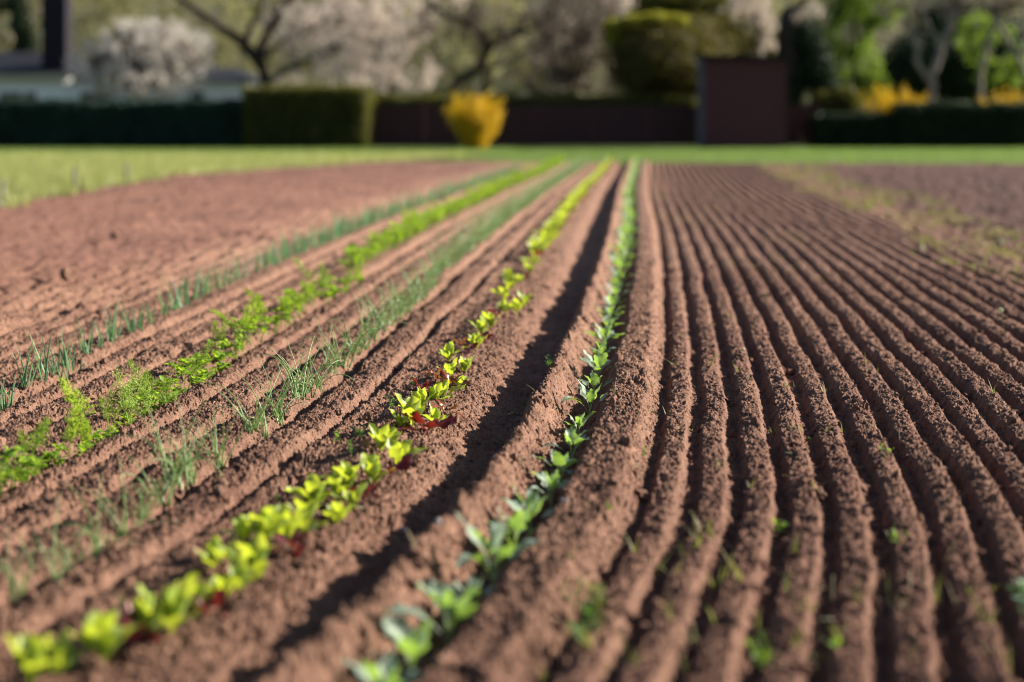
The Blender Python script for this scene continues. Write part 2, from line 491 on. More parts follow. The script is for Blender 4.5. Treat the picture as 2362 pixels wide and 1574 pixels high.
# ------------------------------------------------------------------ plant pieces
def blade(mb, base, az, L, W, e0, droop, pet=.3, ruf=.0, cup=.15, lobes=0, spoon=.62, nl=11, nw=6, twist=0.0, r=random, pw=.05, bend=0.0, crink=0.0):
    """one leaf: petiole running into a blade, arching away from the base"""
    s = np.linspace(0, 1, nl)
    e = e0 - droop * s ** 1.4
    a = az + bend * s
    st = L / (nl - 1)
    dx = np.cos(e) * np.cos(a); dy = np.cos(e) * np.sin(a); dz = np.sin(e)
    D = np.stack([dx, dy, dz], -1)
    P = np.array(base)[None] + np.concatenate([[[0, 0, 0]], np.cumsum(D[:-1] * st, 0)])
    Sd = np.stack([-np.sin(a), np.cos(a), 0 * a], -1)
    Nn = np.cross(D, Sd)
    t = np.clip((s - pet) / (1 - pet), 0, 1)
    w = W * .5 * np.sin(np.pi * np.clip(t, 0, 1) ** spoon) ** .75
    w = np.maximum(w, W * pw * (1 - .6 * s))
    if lobes:
        w *= 1 + .28 * np.sin(t * np.pi * 2 * lobes + r.uniform(0, 6)) * (t > 0)
    w[-1] = W * .02
    v = np.linspace(-1, 1, nw)
    tw = twist * s
    ph = r.uniform(0, 6)
    G = P[:, None] + Sd[:, None] * (w[:, None] * v[None, :] * np.cos(tw)[:, None])[..., None] + \
        Nn[:, None] * (cup * w[:, None] * (v[None, :] ** 2) + w[:, None] * v[None] * np.sin(tw)[:, None] +
                       ruf * W * (np.abs(v[None]) ** 1.5) * np.sin(s[:, None] * 19 + ph + 2.2 * np.sign(v[None])) * (t[:, None] > 0) +
                       crink * W * np.sin(s[:, None] * 40 + ph) * np.cos(v[None] * 7 + ph) * (t[:, None] > 0))[..., None]
    mid = np.repeat(np.abs(v)[None], nl, 0)
    mb.grid(G, mid)

def arc(base, az, L, e0, droop, n=8, bend=0.0, pw=1.5):
    s = np.linspace(0, 1, n)
    e = e0 - droop * s ** pw; a = az + bend * s
    D = np.stack([np.cos(e) * np.cos(a), np.cos(e) * np.sin(a), np.sin(e)], -1)
    return np.array(base)[None] + np.concatenate([[[0, 0, 0]], np.cumsum(D[:-1] * L / (n - 1), 0)])

# each kind returns a list of (part name, MB, material key)
def kale_parts(r, size=1.0, near=True):
    out = []
    n = r.randint(6, 8); H = .03 * size
    a0 = r.uniform(0, 6.28)
    st = MB(); st.tube([(0, 0, -.02), (0.002, 0, H * .6), (0, .002, H * 1.4)], [.006 * size, .005 * size, .003 * size], 6)
    out.append(('stem', st, 'kale_stem'))
    for i in range(n):
        m = MB(); k = i / (n - 1)
        az = a0 + i * 2.4 + r.uniform(-.25, .25)
        L = size * (.175 - .06 * k) * r.uniform(.85, 1.15)
        blade(m, (0, 0, H * (.3 + 1.0 * k)), az, L, L * r.uniform(.24, .33), 1.02 + .45 * k + r.uniform(-.1, .1), r.uniform(.9, 1.7) * (1 - .55 * k),
              pet=.46 - .1 * k, ruf=.085, cup=r.uniform(-.15, .45), lobes=r.choice([2.5, 3, 4]), nl=14, nw=7, r=r, pw=.055, twist=r.uniform(-.5, .5))
        out.append(('leaf', m, 'kale'))
    return out
def lettuce_parts(r, size=1.0, key='lettuce'):
    out = []; n = r.randint(6, 9); a0 = r.uniform(0, 6.28)
    for i in range(n):
        m = MB(); k = i / (n - 1)
        L = size * r.uniform(.085, .135) * (1 - .25 * k)
        blade(m, (0, 0, -.004), a0 + i * 2.4 + r.uniform(-.3, .3), L, L * r.uniform(.40, .58), .85 + .62 * k + r.uniform(-.15, .2), r.uniform(.1, .8) * (1 - .5 * k),
              pet=.22, ruf=.075, cup=r.uniform(.1, .6), spoon=.95, nl=12, nw=7, r=r, pw=.08, twist=r.uniform(-.5, .5), crink=.012)
        out.append(('leaf', m, key))
    return out
def red_parts(r, size=1.0, key='red_lettuce'):
    out = []; n = r.randint(5, 7); a0 = r.uniform(0, 6.28)
    for i in range(n):
        m = MB(); k = i / (n - 1)
        L = size * r.uniform(.08, .14) * (1 - .2 * k)
        blade(m, (0, 0, -.004), a0 + i * 2.4 + r.uniform(-.3, .3), L, L * r.uniform(.36, .52), .5 + .8 * k, r.uniform(.4, 1.6),
              pet=.38, ruf=.09, cup=r.uniform(-.5, .5), spoon=.85, nl=12, nw=7, r=r, pw=.045, twist=r.uniform(-.8, .8), crink=.03)
        out.append(('leaf', m, key))
    return out
def onion_parts(r, size=1.0, lean=0.0):
    out = []; n = r.randint(8, 14)
    for i in range(n):
        m = MB()
        bx, by = r.uniform(-.022, .022), r.uniform(-.03, .03)
        L = size * r.uniform(.09, .27)
        az = r.uniform(0, 6.28)
        P = arc((bx, by, -.01), az, L, r.uniform(1.05, 1.5), r.uniform(.1, 1.0) if r.random() < .65 else r.uniform(1.4, 2.6), 10, r.uniform(-.5, .5))
        m.tube(P, np.linspace(.0030, .0008, 10) * size ** .5, 5)
        out.append(('leaf', m, 'onion'))
    m = MB(); m.tube([(0, 0, -.02), (0, 0, .0), (0.003, 0, .022)], [.008, .009, .004], 6); out.append(('bulb', m, 'pale_stem'))
    return out
def leek_parts(r, size=1.0):
    out = []; n = r.randint(5, 8)
    for i in range(n):
        m = MB()
        P = (r.uniform(-.02, .02), r.uniform(-.03, .03), -.01)
        blade(m, P, r.uniform(0, 6.28), size * r.uniform(.12, .22), .0105, r.uniform(1.2, 1.52), r.uniform(0, .35), pet=0, ruf=0, cup=.9, spoon=.35, nl=8, nw=3, r=r, pw=.2)
        out.append(('leaf', m, 'leek'))
    return out
def frond(m, base, az, L, e0, droop, r, dens=1.0):
    P = arc(base, az, L, e0, droop, 12, r.uniform(-.3, .3))
    m.tube(P, np.linspace(.0022, .0006, 12), 4)
    n = int(48 * dens)
    for j in range(n):
        s = .38 + .62 * (j / n)
        q = P[0] * 0 + np.array([np.interp(s * 11, range(12), P[:, k]) for k in range(3)])
        Ls = L * .26 * (1.15 - s) * r.uniform(.7, 1.2) + .008
        a = r.uniform(0, 6.28)
        B = arc(q, a, Ls, r.uniform(.1, 1.0), r.uniform(-.4, .4), 4)
        m.tube(B, [.0009, .0008, .0006, .0004], 3, cap=False)
        for c in range(4):
            qq = B[1] + (B[3] - B[1]) * c / 3
            aa = r.uniform(0, 6.28); ee = r.uniform(.2, 1.3); l2 = r.uniform(.010, .018)
            d = np.array([math.cos(ee) * math.cos(aa), math.cos(ee) * math.sin(aa), math.sin(ee)]) * l2
            sd = np.cross(d, (0.3, 1, .2)); sd /= np.linalg.norm(sd) + 1e-9
            m.add([qq - sd * .0014, qq + sd * .0014, qq + d], [(0, 1, 2)])
def fennel_parts(r, size=1.0):
    out = []; n = r.randint(2, 4)
    for i in range(n):
        m = MB()
        frond(m, (r.uniform(-.01, .01), r.uniform(-.01, .01), -.005), r.uniform(0, 6.28), size * r.uniform(.13, .23), r.uniform(1.0, 1.5), r.uniform(.1, .8), r)
        out.append(('frond', m, 'fennel'))
    return out
def parsley_parts(r, size=1.0):
    out = []; n = r.randint(5, 8)
    for i in range(n):
        m = MB()
        P = arc((r.uniform(-.012, .012), r.uniform(-.012, .012), -.005), r.uniform(0, 6.28), size * r.uniform(.06, .17), r.uniform(1.0, 1.5), r.uniform(.1, .8), 6)
        m.tube(P, np.linspace(.0018, .0009, 6), 4)
        for j in range(9):
            c = P[-1] + np.array([r.uniform(-.018, .018), r.uniform(-.018, .018), r.uniform(-.012, .012)])
            blade(m, c, r.uniform(0, 6.28), size * .034, .026, r.uniform(-.1, .9), .5, pet=.1, ruf=.08, cup=.3, lobes=2, nl=5, nw=4, r=r)
        out.append(('sprig', m, 'parsley'))
    return out
def weed_parts(r, size=1.0, key='weed', L0=.022, n=22, h=.06):
    m = MB()
    for k in range(r.randint(2, 4)):
        P = arc((0, 0, -.004), r.uniform(0, 6.28), h * size * r.uniform(.6, 1.1), r.uniform(.9, 1.5), r.uniform(0, .5), 5)
        m.tube(P, [.0014, .0012, .001, .0009, .0007], 4)
        for j in range(n // 3):
            q = P[1] + (P[4] - P[1]) * r.random()
            blade(m, q, r.uniform(0, 6.28), L0 * size * r.uniform(.7, 1.2), L0 * .42 * size, r.uniform(0, 1.0), .4, pet=.15, nl=4, nw=3, r=r)
    return m
def sprig_mesh(r, n=3, L=.07):
    m = MB()
    for i in range(n):
        blade(m, (r.uniform(-.008, .008), r.uniform(-.008, .008), -.004), r.uniform(0, 6.28), L * r.uniform(.5, 1.2), .0042, r.uniform(.6, 1.5), r.uniform(0, 1.0), pet=0, spoon=.4, nl=6, nw=2, r=r, pw=.3)
    return m

NUM = ["first","second","third","fourth","fifth","sixth","seventh","eighth","ninth","tenth","eleventh","twelfth","thirteenth","fourteenth","fifteenth","sixteenth","seventeenth","eighteenth","nineteenth","twentieth"]
TENS = {2: "twenty", 3: "thirty", 4: "forty", 5: "fifty", 6: "sixty", 7: "seventy", 8: "eighty"}
TENTH = {2: "twentieth", 3: "thirtieth", 4: "fortieth", 5: "fiftieth", 6: "sixtieth", 7: "seventieth", 8: "eightieth"}
def ordw(i):
    if i < 20: return NUM[i]
    t, u = divmod(i + 1, 10)
    return TENTH[t] if u == 0 else TENS[t] + "-" + NUM[u - 1]
def zone(y):
    return "blurred in the foreground" if y < 5.9 else ("in sharp focus" if y < 8.9 else "softly blurred beyond")

protos = {}
def near_plant(name, parts, x, y, rz, label, cat, group, sc=1.0, dz=0.0):
    o = empty(name, (x, y, gz(x, y) + dz), rz)
    o.scale = (sc, sc, sc)
    tag(o, label, cat, group)
    for nm, m, k in parts:
        m.build(nm, M[k], o)
    return o
def copy_near(src, x, y, rz, label, sc=1.0, dz=0.0):
    o = src.copy(); col.objects.link(o)
    o.location = (x, y, gz(x, y) + dz); o.rotation_euler = (0, 0, rz); o.scale = (sc, sc, sc); o["label"] = label
    for ch in src.children:
        c = ch.copy(); col.objects.link(c); c.parent = o
    return o
def merged_mesh(name, parts_list):
    """several leaves of different colours in one mesh, for plants too far to show their parts"""
    V = []; F = []; Z = []; Mi = []; idx = []; mats = []; n = 0
    for nm, m, k in parts_list:
        if k not in mats: mats.append(k)
        V += m.V; Mi += m.M
        for f, z in zip(m.F, m.Z):
            F.append(f + n); Z.append(z); idx.append(np.full(len(z), mats.index(k), dtype=np.int32))
        n += m.n
    me = np_mesh(name, np.concatenate(V), np.concatenate(F), np.concatenate(Z), np.concatenate(Mi))
    for k in mats: me.materials.append(M[k])
    me.polygons.foreach_set("material_index", np.concatenate(idx))
    return me

def row(name, makers, pts, far, u0, cat, group, near_label, far_label, seed, nvar=8, far_sc=1.0):
    """pts: pixel positions (x, y, kind, scale) of the plants one can tell apart, far: (y0, y1, step) of the rest"""
    r = random.Random(seed)
    protos = {}
    cnt = {}
    pts = sorted(pts, key=lambda p: -p[1])
    for p in pts:
        kind = p[2]; sc = p[3]
        x, y = px(p[0], p[1], .02); sc *= r.uniform(.82, 1.15)
        i = cnt.get(kind, 0); cnt[kind] = i + 1
        lab = near_label[kind].format(n=ordw(i), z=zone(y))
        key = (kind, i % nvar)
        nm = name if isinstance(name, str) else name[kind]
        ct = cat if isinstance(cat, str) else cat[kind]
        if key not in protos:
            protos[key] = near_plant(nm, makers[kind](r), x, y, r.uniform(0, 6.28), lab, ct, group, sc)
        else:
            copy_near(protos[key], x, y, r.uniform(0, 6.28), lab, sc)
    # the far ones: single meshes, six shapes
    y0, y1, step = far
    kinds = list(makers.keys())
    fm = {}
    for k in kinds:
        fm[k] = [merged_mesh((name if isinstance(name, str) else name[k]), makers[k](r)) for _ in range(5)]
    y = y0; i = 0
    while y < y1:
        k = kinds[0] if len(kinds) == 1 or r.random() < .72 else r.choice(kinds[1:])
        o = bpy.data.objects.new(name if isinstance(name, str) else name[k], r.choice(fm[k]))
        col.objects.link(o)
        uu = u0 + r.uniform(-.03, .03)
        x = float(xof(uu, y))
        o.location = (x, y, gz(x, y)); o.rotation_euler = (0, 0, r.uniform(0, 6.28))
        s = far_sc * r.uniform(.85, 1.25); o.scale = (s, s, s)
        tag(o, far_label[k], cat if isinstance(cat, str) else cat[k], group + " far stretch")
        y += step * r.uniform(.7, 1.3) * (1 + .012 * (y - y0)); i += 1
    return i

# kale
K = [(885,1590,1.0),(955,1520,1.05),(1035,1450,1.05),(1085,1385,.95),(1140,1330,1.15),(1185,1255,.95),(1222,1200,1.05),(1272,1135,1.0),(1292,1085,.85),(1318,1040,1.0),(1336,985,.85),(1362,935,1.0),
     (1370,893,.95),(1380,858,1.0),(1388,822,1.0),(1394,790,1.0),(1402,760,1.0),(1408,733,1.05),(1413,708,1.05),(1419,686,1.05),(1422,666,1.1),(1427,647,1.1)]
row("kale_plant", {'k': lambda r: kale_parts(r, 1.0)}, [(x, y, 'k', s) for x, y, s in K], (13.9, 45, .36), .0, "kale", "kale seedlings in the kale row",
    {'k': "{n} blue-green kale seedling up its row from the lower edge, {z}"}, {'k': "blurred kale seedling in the far half of the kale row towards the lawn"}, 3, far_sc=1.1)

# lettuce, green and red
LT = [(70,1600,'g',1.1),(135,1578,'g',1.1),(235,1560,'g',1.15),(262,1522,'r',.9),(300,1500,'r',1.1),(345,1492,'g',1.2),(395,1478,'g',1.2),(452,1425,'g',1.0),(480,1440,'r',1.0),(505,1400,'g',1.0),(555,1378,'g',1.1),
      (530,1345,'r',1.0),(492,1335,'g',1.0),(590,1352,'g',1.0),(560,1285,'g',.9),(610,1290,'g',1.1),(655,1275,'g',1.15),(668,1298,'r',.9),(702,1240,'g',1.15),(735,1232,'r',1.1),(775,1222,'g',1.0),
      (730,1178,'g',.9),(775,1165,'g',1.0),(815,1180,'g',1.0),(800,1140,'g',1.0),(840,1160,'r',.9),(860,1130,'g',1.15),(895,1110,'r',1.1),(915,1088,'g',1.0),(880,1062,'g',1.1),(905,1045,'g',1.0),(940,1060,'r',.85),
      (925,1008,'g',.95),(950,1000,'g',1.15),(985,1010,'r',1.1),(1005,990,'g',.9),(945,972,'g',.9),(968,955,'g',1.0),(1000,950,'g',1.1),(1028,965,'c',1.15),(1022,928,'g',1.05),(975,925,'r',.85),(1045,908,'c',1.1),(1005,898,'c',1.0),(1038,885,'g',1.0),
      (1065,905,'g',.9),(1035,850,'g',1.0),(1072,868,'g',.95),(1078,832,'r',1.0),(1098,815,'g',1.1),(1120,800,'r',1.0),(1062,812,'c',.9),(1110,782,'g',1.0),(1132,765,'g',1.0),(1145,742,'r',.9),(1160,732,'g',1.05),(1190,728,'g',1.15),
      (1165,700,'g',1.0),(1200,700,'r',.9),(1210,712,'g',1.0),(1178,678,'g',1.05),(1198,665,'g',1.0),(1170,655,'g',1.0),(1210,650,'r',.9),(1222,640,'g',1.0),(1232,622,'g',1.0),(1215,612,'g',.9)]
row("lettuce_plant", {'g': lambda r: lettuce_parts(r, 1.0), 'r': lambda r: red_parts(r, .9), 'c': lambda r: red_parts(r, .85, 'copper')}, LT, (14.8, 44.5, .17), -.70, "lettuce", "lettuces in the lettuce row",
    {'g': "{n} yellow-green lettuce up its row from the lower edge, {z}", 'r': "{n} dark red lettuce up its row from the lower edge, {z}", 'c': "{n} copper-brown lettuce up its row from the lower edge, {z}"},
    {'g': "blurred yellow-green lettuce in the far half of the lettuce row", 'r': "blurred dark red lettuce in the far half of the lettuce row", 'c': "blurred copper-brown lettuce in the far half of the lettuce row"}, 5, far_sc=1.3)

# onions
ON = [(40,1395,.7),(130,1318,1.1),(185,1290,.9),(235,1265,.9),(290,1215,1.0),(330,1180,.7),(375,1150,.9),(415,1120,1.1),(440,1105,.8),(505,1060,1.0),(575,1000,1.05),(605,990,1.15),(640,965,1.0),(685,925,1.1),(705,915,1.0),(735,890,1.0),(765,860,.95),(790,845,.9),
      (815,820,1.0),(838,800,1.0),(862,782,1.0),(885,760,1.0),(905,740,1.0),(925,725,1.0),(945,708,1.0),(962,692,1.0),(980,680,1.0),(1000,662,1.0)]
_on = sorted(ON, key=lambda p: -p[1]); ON = []
for a_, b_ in zip(_on, _on[1:] + [None]):
    ON.append((a_[0], a_[1], a_[2] * (1.1 if a_[1] < 850 else 1)))
    if b_ and a_[1] < 780: ON.append(((a_[0] + b_[0]) / 2 + 3, (a_[1] + b_[1]) / 2, .95))
row("onion_plant", {'o': lambda r: onion_parts(r, 1.28)}, [(x, y, 'o', s) for x, y, s in ON], (13.1, 42, .22), -1.33, "onion", "young onions in the onion row",
    {'o': "{n} tuft of thin onion leaves from the lower edge, {z}"}, {'o': "blurred tuft of onion leaves in the far half of the onion row"}, 9, far_sc=1.0)

# fennel and parsley
FP = [(-10,1150,'p',1.1),(20,1105,'p',1.2),(52,1112,'p',1.0),(60,1075,'f',.8),(88,1085,'p',.9),(150,1055,'p',1.1),(160,1035,'f',1.0),(190,1020,'f',1.0),(222,1010,'p',1.0),(215,1000,'f',1.25),(250,985,'f',.9),(262,995,'p',.8),(300,975,'f',1.3),(310,965,'p',.9),
      (330,960,'f',.9),(350,940,'p',1.0),(362,935,'f',1.25),(372,925,'f',1.2),(392,915,'p',1.1),(432,880,'f',1.3),(428,895,'p',1.2),(455,870,'p',1.1),(470,862,'f',.9),(490,850,'p',1.2),(515,832,'p',1.1),(508,820,'f',1.1),(540,812,'p',1.1),(558,795,'f',1.3),(575,790,'p',1.2),
      (600,775,'p',1.2),(612,762,'f',1.3),(635,755,'p',1.2),(655,742,'f',1.3),(670,735,'p',1.2),(690,722,'p',1.2),(700,715,'f',1.1),(718,705,'p',1.2),(740,690,'f',1.3),(752,688,'p',1.2),(775,676,'p',1.2),(792,665,'f',1.2),(810,655,'p',1.2),(828,645,'f',1.2)]
row({'p': "parsley_plant", 'f': "fennel_plant"}, {'p': lambda r: parsley_parts(r, .92), 'f': lambda r: fennel_parts(r, 1.08)}, FP, (13.6, 42, .15), -2.0, {'p': "parsley", 'f': "fennel"}, "fennel and parsley in their row",
    {'p': "{n} bright green parsley up its row from the left edge, {z}", 'f': "{n} feathery fennel up its row from the left edge, {z}"},
    {'p': "blurred bright green parsley in the far half of the fennel row", 'f': "blurred feathery fennel in the far half of the fennel row"}, 13, far_sc=1.2)

# leeks
LK = [(-8,945,1.0),(12,930,1.1),(28,925,.9),(55,895,1.0),(92,880,1.0),(120,868,.6),(145,862,1.15),(152,850,1.0),(176,850,.7),(198,822,1.1),(228,806,.9),(252,797,1.0),(268,790,1.0),(300,772,1.1),(322,765,1.0),(345,752,.9),(382,733,.9),(402,722,1.0),(415,716,1.2),(432,708,1.2),(455,695,1.2),(470,688,1.1),(485,680,1.1),
      (505,670,1.1),(525,661,1.0),(548,650,1.1),(570,641,1.0),(592,632,1.1)]
row("leek_plant", {'l': lambda r: leek_parts(r, 1.12)}, [(x, y, 'l', s) for x, y, s in LK], (13.9, 38, .15), -2.70, "leek", "young leeks in the leek row",
    {'l': "{n} stiff blue-green leek up its row from the left edge, {z}"}, {'l': "blurred blue-green leek seedling in the far half of the leek row"}, 17, far_sc=1.1)

# ------------------------------------------------------------------ weeds, straws and odd bits
r = random.Random(21)
def place(o, x, y, rz=0.0, dz=0.0, sc=1.0):
    o.location = (x, y, gz(x, y) + dz); o.rotation_euler[2] = rz; o.scale = (sc, sc, sc)
def weed(pxx, pxy, label, key='weed', sc=1.0, h=.06, L0=.022, n=22):
    x, y = px(pxx, pxy, .02)
    o = weed_parts(r, 1.0, key, L0, n, h).build("weed_seedling", M[key])
    place(o, x, y, r.uniform(0, 6), 0, sc); tag(o, label, "weed", "weeds among the rows")
weed(905, 945, "bushy grey-green weed left of the lettuce row, in sharp focus", 'weed', 1.25, .07, .018, 48)
weed(1268, 893, "dark green weed on top of the ridge left of the kale", 'weed', 1.15, .06, .02, 36)
weed(1272, 812, "small yellowish weed on the ridge beside the dark furrow", 'lime', .7)
weed(772, 1035, "upright bright green weed left of the lettuces", 'lime', 1.0)
weed(812, 1075, "tiny green weed close to the lettuce row, left side", 'weed', .9)
weed(830, 1030, "small leafy weed tucked under the lettuces", 'weed', 1.0)
weed(952, 890, "pale green weed seedling on the bare bed above the onions", 'lime', .8)
weed(1165, 985, "thin weed lying in the shaded furrow", 'sprig', .8)
weed(1210, 905, "little dry-looking weed in the wide dark furrow", 'sprig', .7)
weed(1482, 1062, "lime green weed on the first narrow ridge right of the kale", 'lime', .9)
weed(2043, 1068, "bright green seedling alone on a ridge at the right", 'lime', .95, .05, .026, 20)
weed(1797, 1212, "green seedling in a furrow below the picture centre, right side", 'lime', .95, .06, .024, 18)
weed(2072, 1262, "pair of light green seed leaves on a ridge, lower right", 'lime', .9, .06, .024, 14)
weed(1868, 995, "tiny star-shaped weed on a middle ridge", 'lime', .45)
weed(1405, 1215, "small blurred weed on the broad ridge right of the kale", 'lime', .5)
weed(1330, 1490, "blurred tall green weed at the foot of the broad ridge", 'weed', 1.3, .08, .03, 30)
weed(1325, 1400, "blurred olive weed on the broad ridge near the lower edge", 'sprig', 1.2, .08, .028, 24)
weed(1385, 1420, "blurred olive clump beside the first narrow furrow", 'sprig', 1.1, .07, .03, 24)
weed(1760, 1540, "blurred bright green weed at the lower edge between two ridges", 'lime', 1.1, .07, .03, 20)
weed(1925, 1500, "blurred yellowish weed at the lower edge, right of its neighbour", 'lime', .9, .08, .03, 16)
weed(640, 1150, "small green weed between onions and lettuces", 'weed', .8)
weed(780, 1455, "shaded blurred weed in the dark furrow near the lower edge", 'weed', 1.0)
weed(925, 1350, "small blurred weed in the dark furrow beside a straw", 'weed', .7)
weed(2355, 1420, "blurred blue-green weed cut by the right edge", 'leek', 1.2, .1, .05, 16)

# tall grass sprigs in the bare drills
gs = [(1480,1085),(1540,955),(1600,985),(1610,885),(1640,850),(1655,820),(1560,850),(1722,890),(1705,870),(1812,905),(1830,880),(1835,1000),(1780,990),(1850,995),(1910,1000),(2003,850),(2020,870),(2010,990),(1940,985),(1965,850),
      (2290,920),(2240,700),(1575,780),(1585,760),(1770,690),(1530,1010),(1510,960),(1500,900),(1660,1090),(1730,1130),(1880,1140),(1450,1110),(1470,1020),(1700,960),(1900,910),(2075,935),(2160,880),(1640,760),(1690,740),(1420,950)]
gmesh = []
for i in range(8):
    m = sprig_mesh(r, r.randint(2, 4), .06).mesh("grass_sprig"); m.materials.append(M['sprig']); gmesh.append(m)
for i, (a, b) in enumerate(gs):
    x, y = px(a, b, .02)
    o = bpy.data.objects.new("grass_sprig", gmesh[i % 8]); col.objects.link(o)
    place(o, x, y, r.uniform(0, 6), 0, r.uniform(.7, 1.25))
    tag(o, "thin yellowish grass sprig standing in the bare ridges", "grass sprig", "grass sprigs on the bare ridges")
for i in range(48):
    a = r.uniform(1250, 2340); b = r.uniform(1230, 1550); x, y = px(a, b, .02)
    o = bpy.data.objects.new("grass_sprig", gmesh[i % 8]); col.objects.link(o)
    place(o, x, y, r.uniform(0, 6), 0, r.uniform(1.0, 1.9))
    tag(o, "blurred grass sprig on the foreground ridges near the lower edge", "grass sprig", "blurred grass sprigs in the foreground")

# straws lying about
def straw(a, b, L, az, e, label, w=.0035, key='dry'):
    x, y = px(a, b, .03)
    m = MB(); P = arc((0, 0, 0), az, L, e, .35, 7, r.uniform(-.3, .3)); m.tube(P, np.linspace(w, w * .5, 7), 5)
    o = m.build("straw", M[key]); place(o, x, y, 0, .008); tag(o, label, "straw", "dry straws on the soil")
straw(1590, 1448, .055, .2, .15, "blurred pale straw lying on a foreground ridge, left one", .006)
straw(1730, 1430, .085, -.35, .2, "blurred pale straw lying across a furrow, bottom middle", .006)
straw(2098, 1365, .06, 1.3, .9, "upright white straw standing in a ridge, lower right")
straw(2180, 1290, .09, -1.2, 1.0, "thin dry stem leaning between two ridges, lower right", .0025)
straw(2205, 1395, .07, 1.9, .9, "thin dry stem right of the white straw, lower right", .0025)
straw(1685, 1300, .10, 2.2, .8, "long dry grass stem over the second narrow ridge", .0025)
straw(1655, 1270, .09, .4, .4, "bent dry grass stem beside the long one", .002)
straw(1840, 1365, .08, -.5, .3, "dry stem across the furrow below the green seedling", .003)
straw(1920, 1360, .08, 1.4, 1.0, "blurred upright dry stem right of the furrow", .0025)
straw(965, 1345, .09, 2.1, .8, "pale dry blade standing in the dark furrow", .004)
straw(1205, 1085, .05, 1.9, .9, "short white stem in the shaded furrow", .0018)
straw(1232, 960, .05, 2.4, .5, "yellow stem lying in the shaded furrow", .0018)
straw(520, 1030, .05, 0.1, .1, "pale curled straw under the onion leaves", .0018)
straw(450, 870, .06, .6, .4, "white stalk beside the tall fennel", .003, 'pale_stem')
straw(225, 1065, .055, .5, .4, "white forked stalk under the fennel plants", .003, 'pale_stem')
straw(240, 720, .07, .9, .6, "white blurred stalk on the bare soil left of the leeks", .004)
straw(1500, 950, .05, 1.6, 1.2, "short dry stem at the side of the broad ridge", .0018)
straw(2075, 1015, .05, 1.5, 1.2, "short reddish stem on a ridge at the right", .0018)
straw(270, 1470, .06, 1.9, 1.1, "blurred pale stub of straw left of the lettuces", .005)
straw(945, 830, .05, 1.6, 1.4, "upright dry stub on the bed above the onions", .002)
straw(975, 790, .08, 1.5, 1.4, "tall dry stub beside the far lettuces", .002, 'pale_stem')
straw(790, 1172, .07, -.2, .2, "pale stalk lying under the lettuces", .004, 'pale_stem')

q_ = random.Random(77)
for i in range(70):
    a = q_.uniform(150, 2330); b = q_.uniform(820, 1540); x, y = px(a, b, .03)
    m = MB(); m.tube(arc((0, 0, 0), 0, q_.uniform(.015, .05), q_.uniform(0, .5), .3, 5, q_.uniform(-.6, .6)), np.linspace(.0016, .001, 5), 4)
    o = m.build("straw", M['dry' if q_.random() < .7 else 'pale_stem']); place(o, x, y, q_.uniform(0, 6.28), .004)
    tag(o, "tiny loose bit of pale straw lying on the crumbly soil", "straw", "tiny bits of straw scattered on the soil")
# small white leaf, flower bud and dandelion clock
x, y = px(1545, 845, .03)
m = MB(); blade(m, (0, 0, 0), .3, .03, .016, .25, .3, pet=0, nl=6, nw=4, r=r); o = m.build("dead_leaf", M['dry']); place(o, x, y, 0, .006)
tag(o, "small whitish dead leaf on the first narrow ridge", "dead leaf")
x, y = px(1700, 822, .03)
e = empty("budding_weed", (x, y, gz(x, y))); tag(e, "green stalk with a round pale bud on a middle ridge", "weed")
m = MB(); m.tube(arc((0, 0, 0), .3, .045, .9, .9, 6), np.linspace(.0022, .0015, 6), 5); m.build("stalk", M['weed'], e)
B, F = ico(2); end = arc((0, 0, 0), .3, .045, .9, .9, 6)[-1]
m = MB(); m.add(B * .008 + end, F); m.build("bud", M['pale_stem'], e)
x, y = px(2316, 778, .03)
e = empty("dandelion_clock", (x, y, gz(x, y))); tag(e, "tall dandelion clock on a thin stem, far right among the ridges", "dandelion")
m = MB(); P = arc((0, 0, 0), 2.2, .15, 1.5, .25, 8); m.tube(P, np.linspace(.0025, .0018, 8), 5); m.build("stalk", M['sprig'], e)
m = MB()
fr = np.random.default_rng(4); dd = fr.normal(size=(160, 3)); dd /= np.linalg.norm(dd, axis=1)[:, None]
V_, F_ = leaf_quads(P[-1] + dd * .012, .006, .8, 4); m.add(V_, F_); m.build("seed_head", M['pale_stem'], e)

# lumps of soil and stones one can point at
def lump(a, b, s, label, m_='soil', name="soil_lump", cat="lump"):
    x, y = px(a, b, .02)
    B, F = ico(3)
    q = np.random.default_rng(int(a))
    n = noise(B[:, 0] * 1.7 + a, B[:, 1] * 1.7 + B[:, 2] * 2.1) * .45 + noise(B[:, 0] * 5 + a, B[:, 2] * 5 + B[:, 1] * 4) * .16
    V = B * (1 + n)[:, None] * s * q.uniform(.8, 1.2, 3)
    mb = MB(); mb.add(V, F); o = mb.build(name, M[m_]); place(o, x, y, 0, s * .45)
    tag(o, label, cat)
lump(1888, 1138, .022, "brown soil lump in a furrow right of centre")
lump(2208, 1018, .020, "angular soil lump in a furrow near the right side")
lump(930, 1180, .016, "bluish grey stone on the slope right of the lettuces", 'stone', "stone", "stone")
lump(1300, 1195, .012, "small pinkish stone on the edge of the broad ridge", 'stone', "stone", "stone")
lump(150, 655, .05, "dark soil clod casting a shadow on the bare left field")
lump(265, 560, .05, "blurred clod far out on the bare left field")
lump(2120, 1180, .018, "crumbly lump between two ridges at the right")
lump(1010, 1290, .012, "small pale stone beside the dark furrow", 'stone', "stone", "stone")

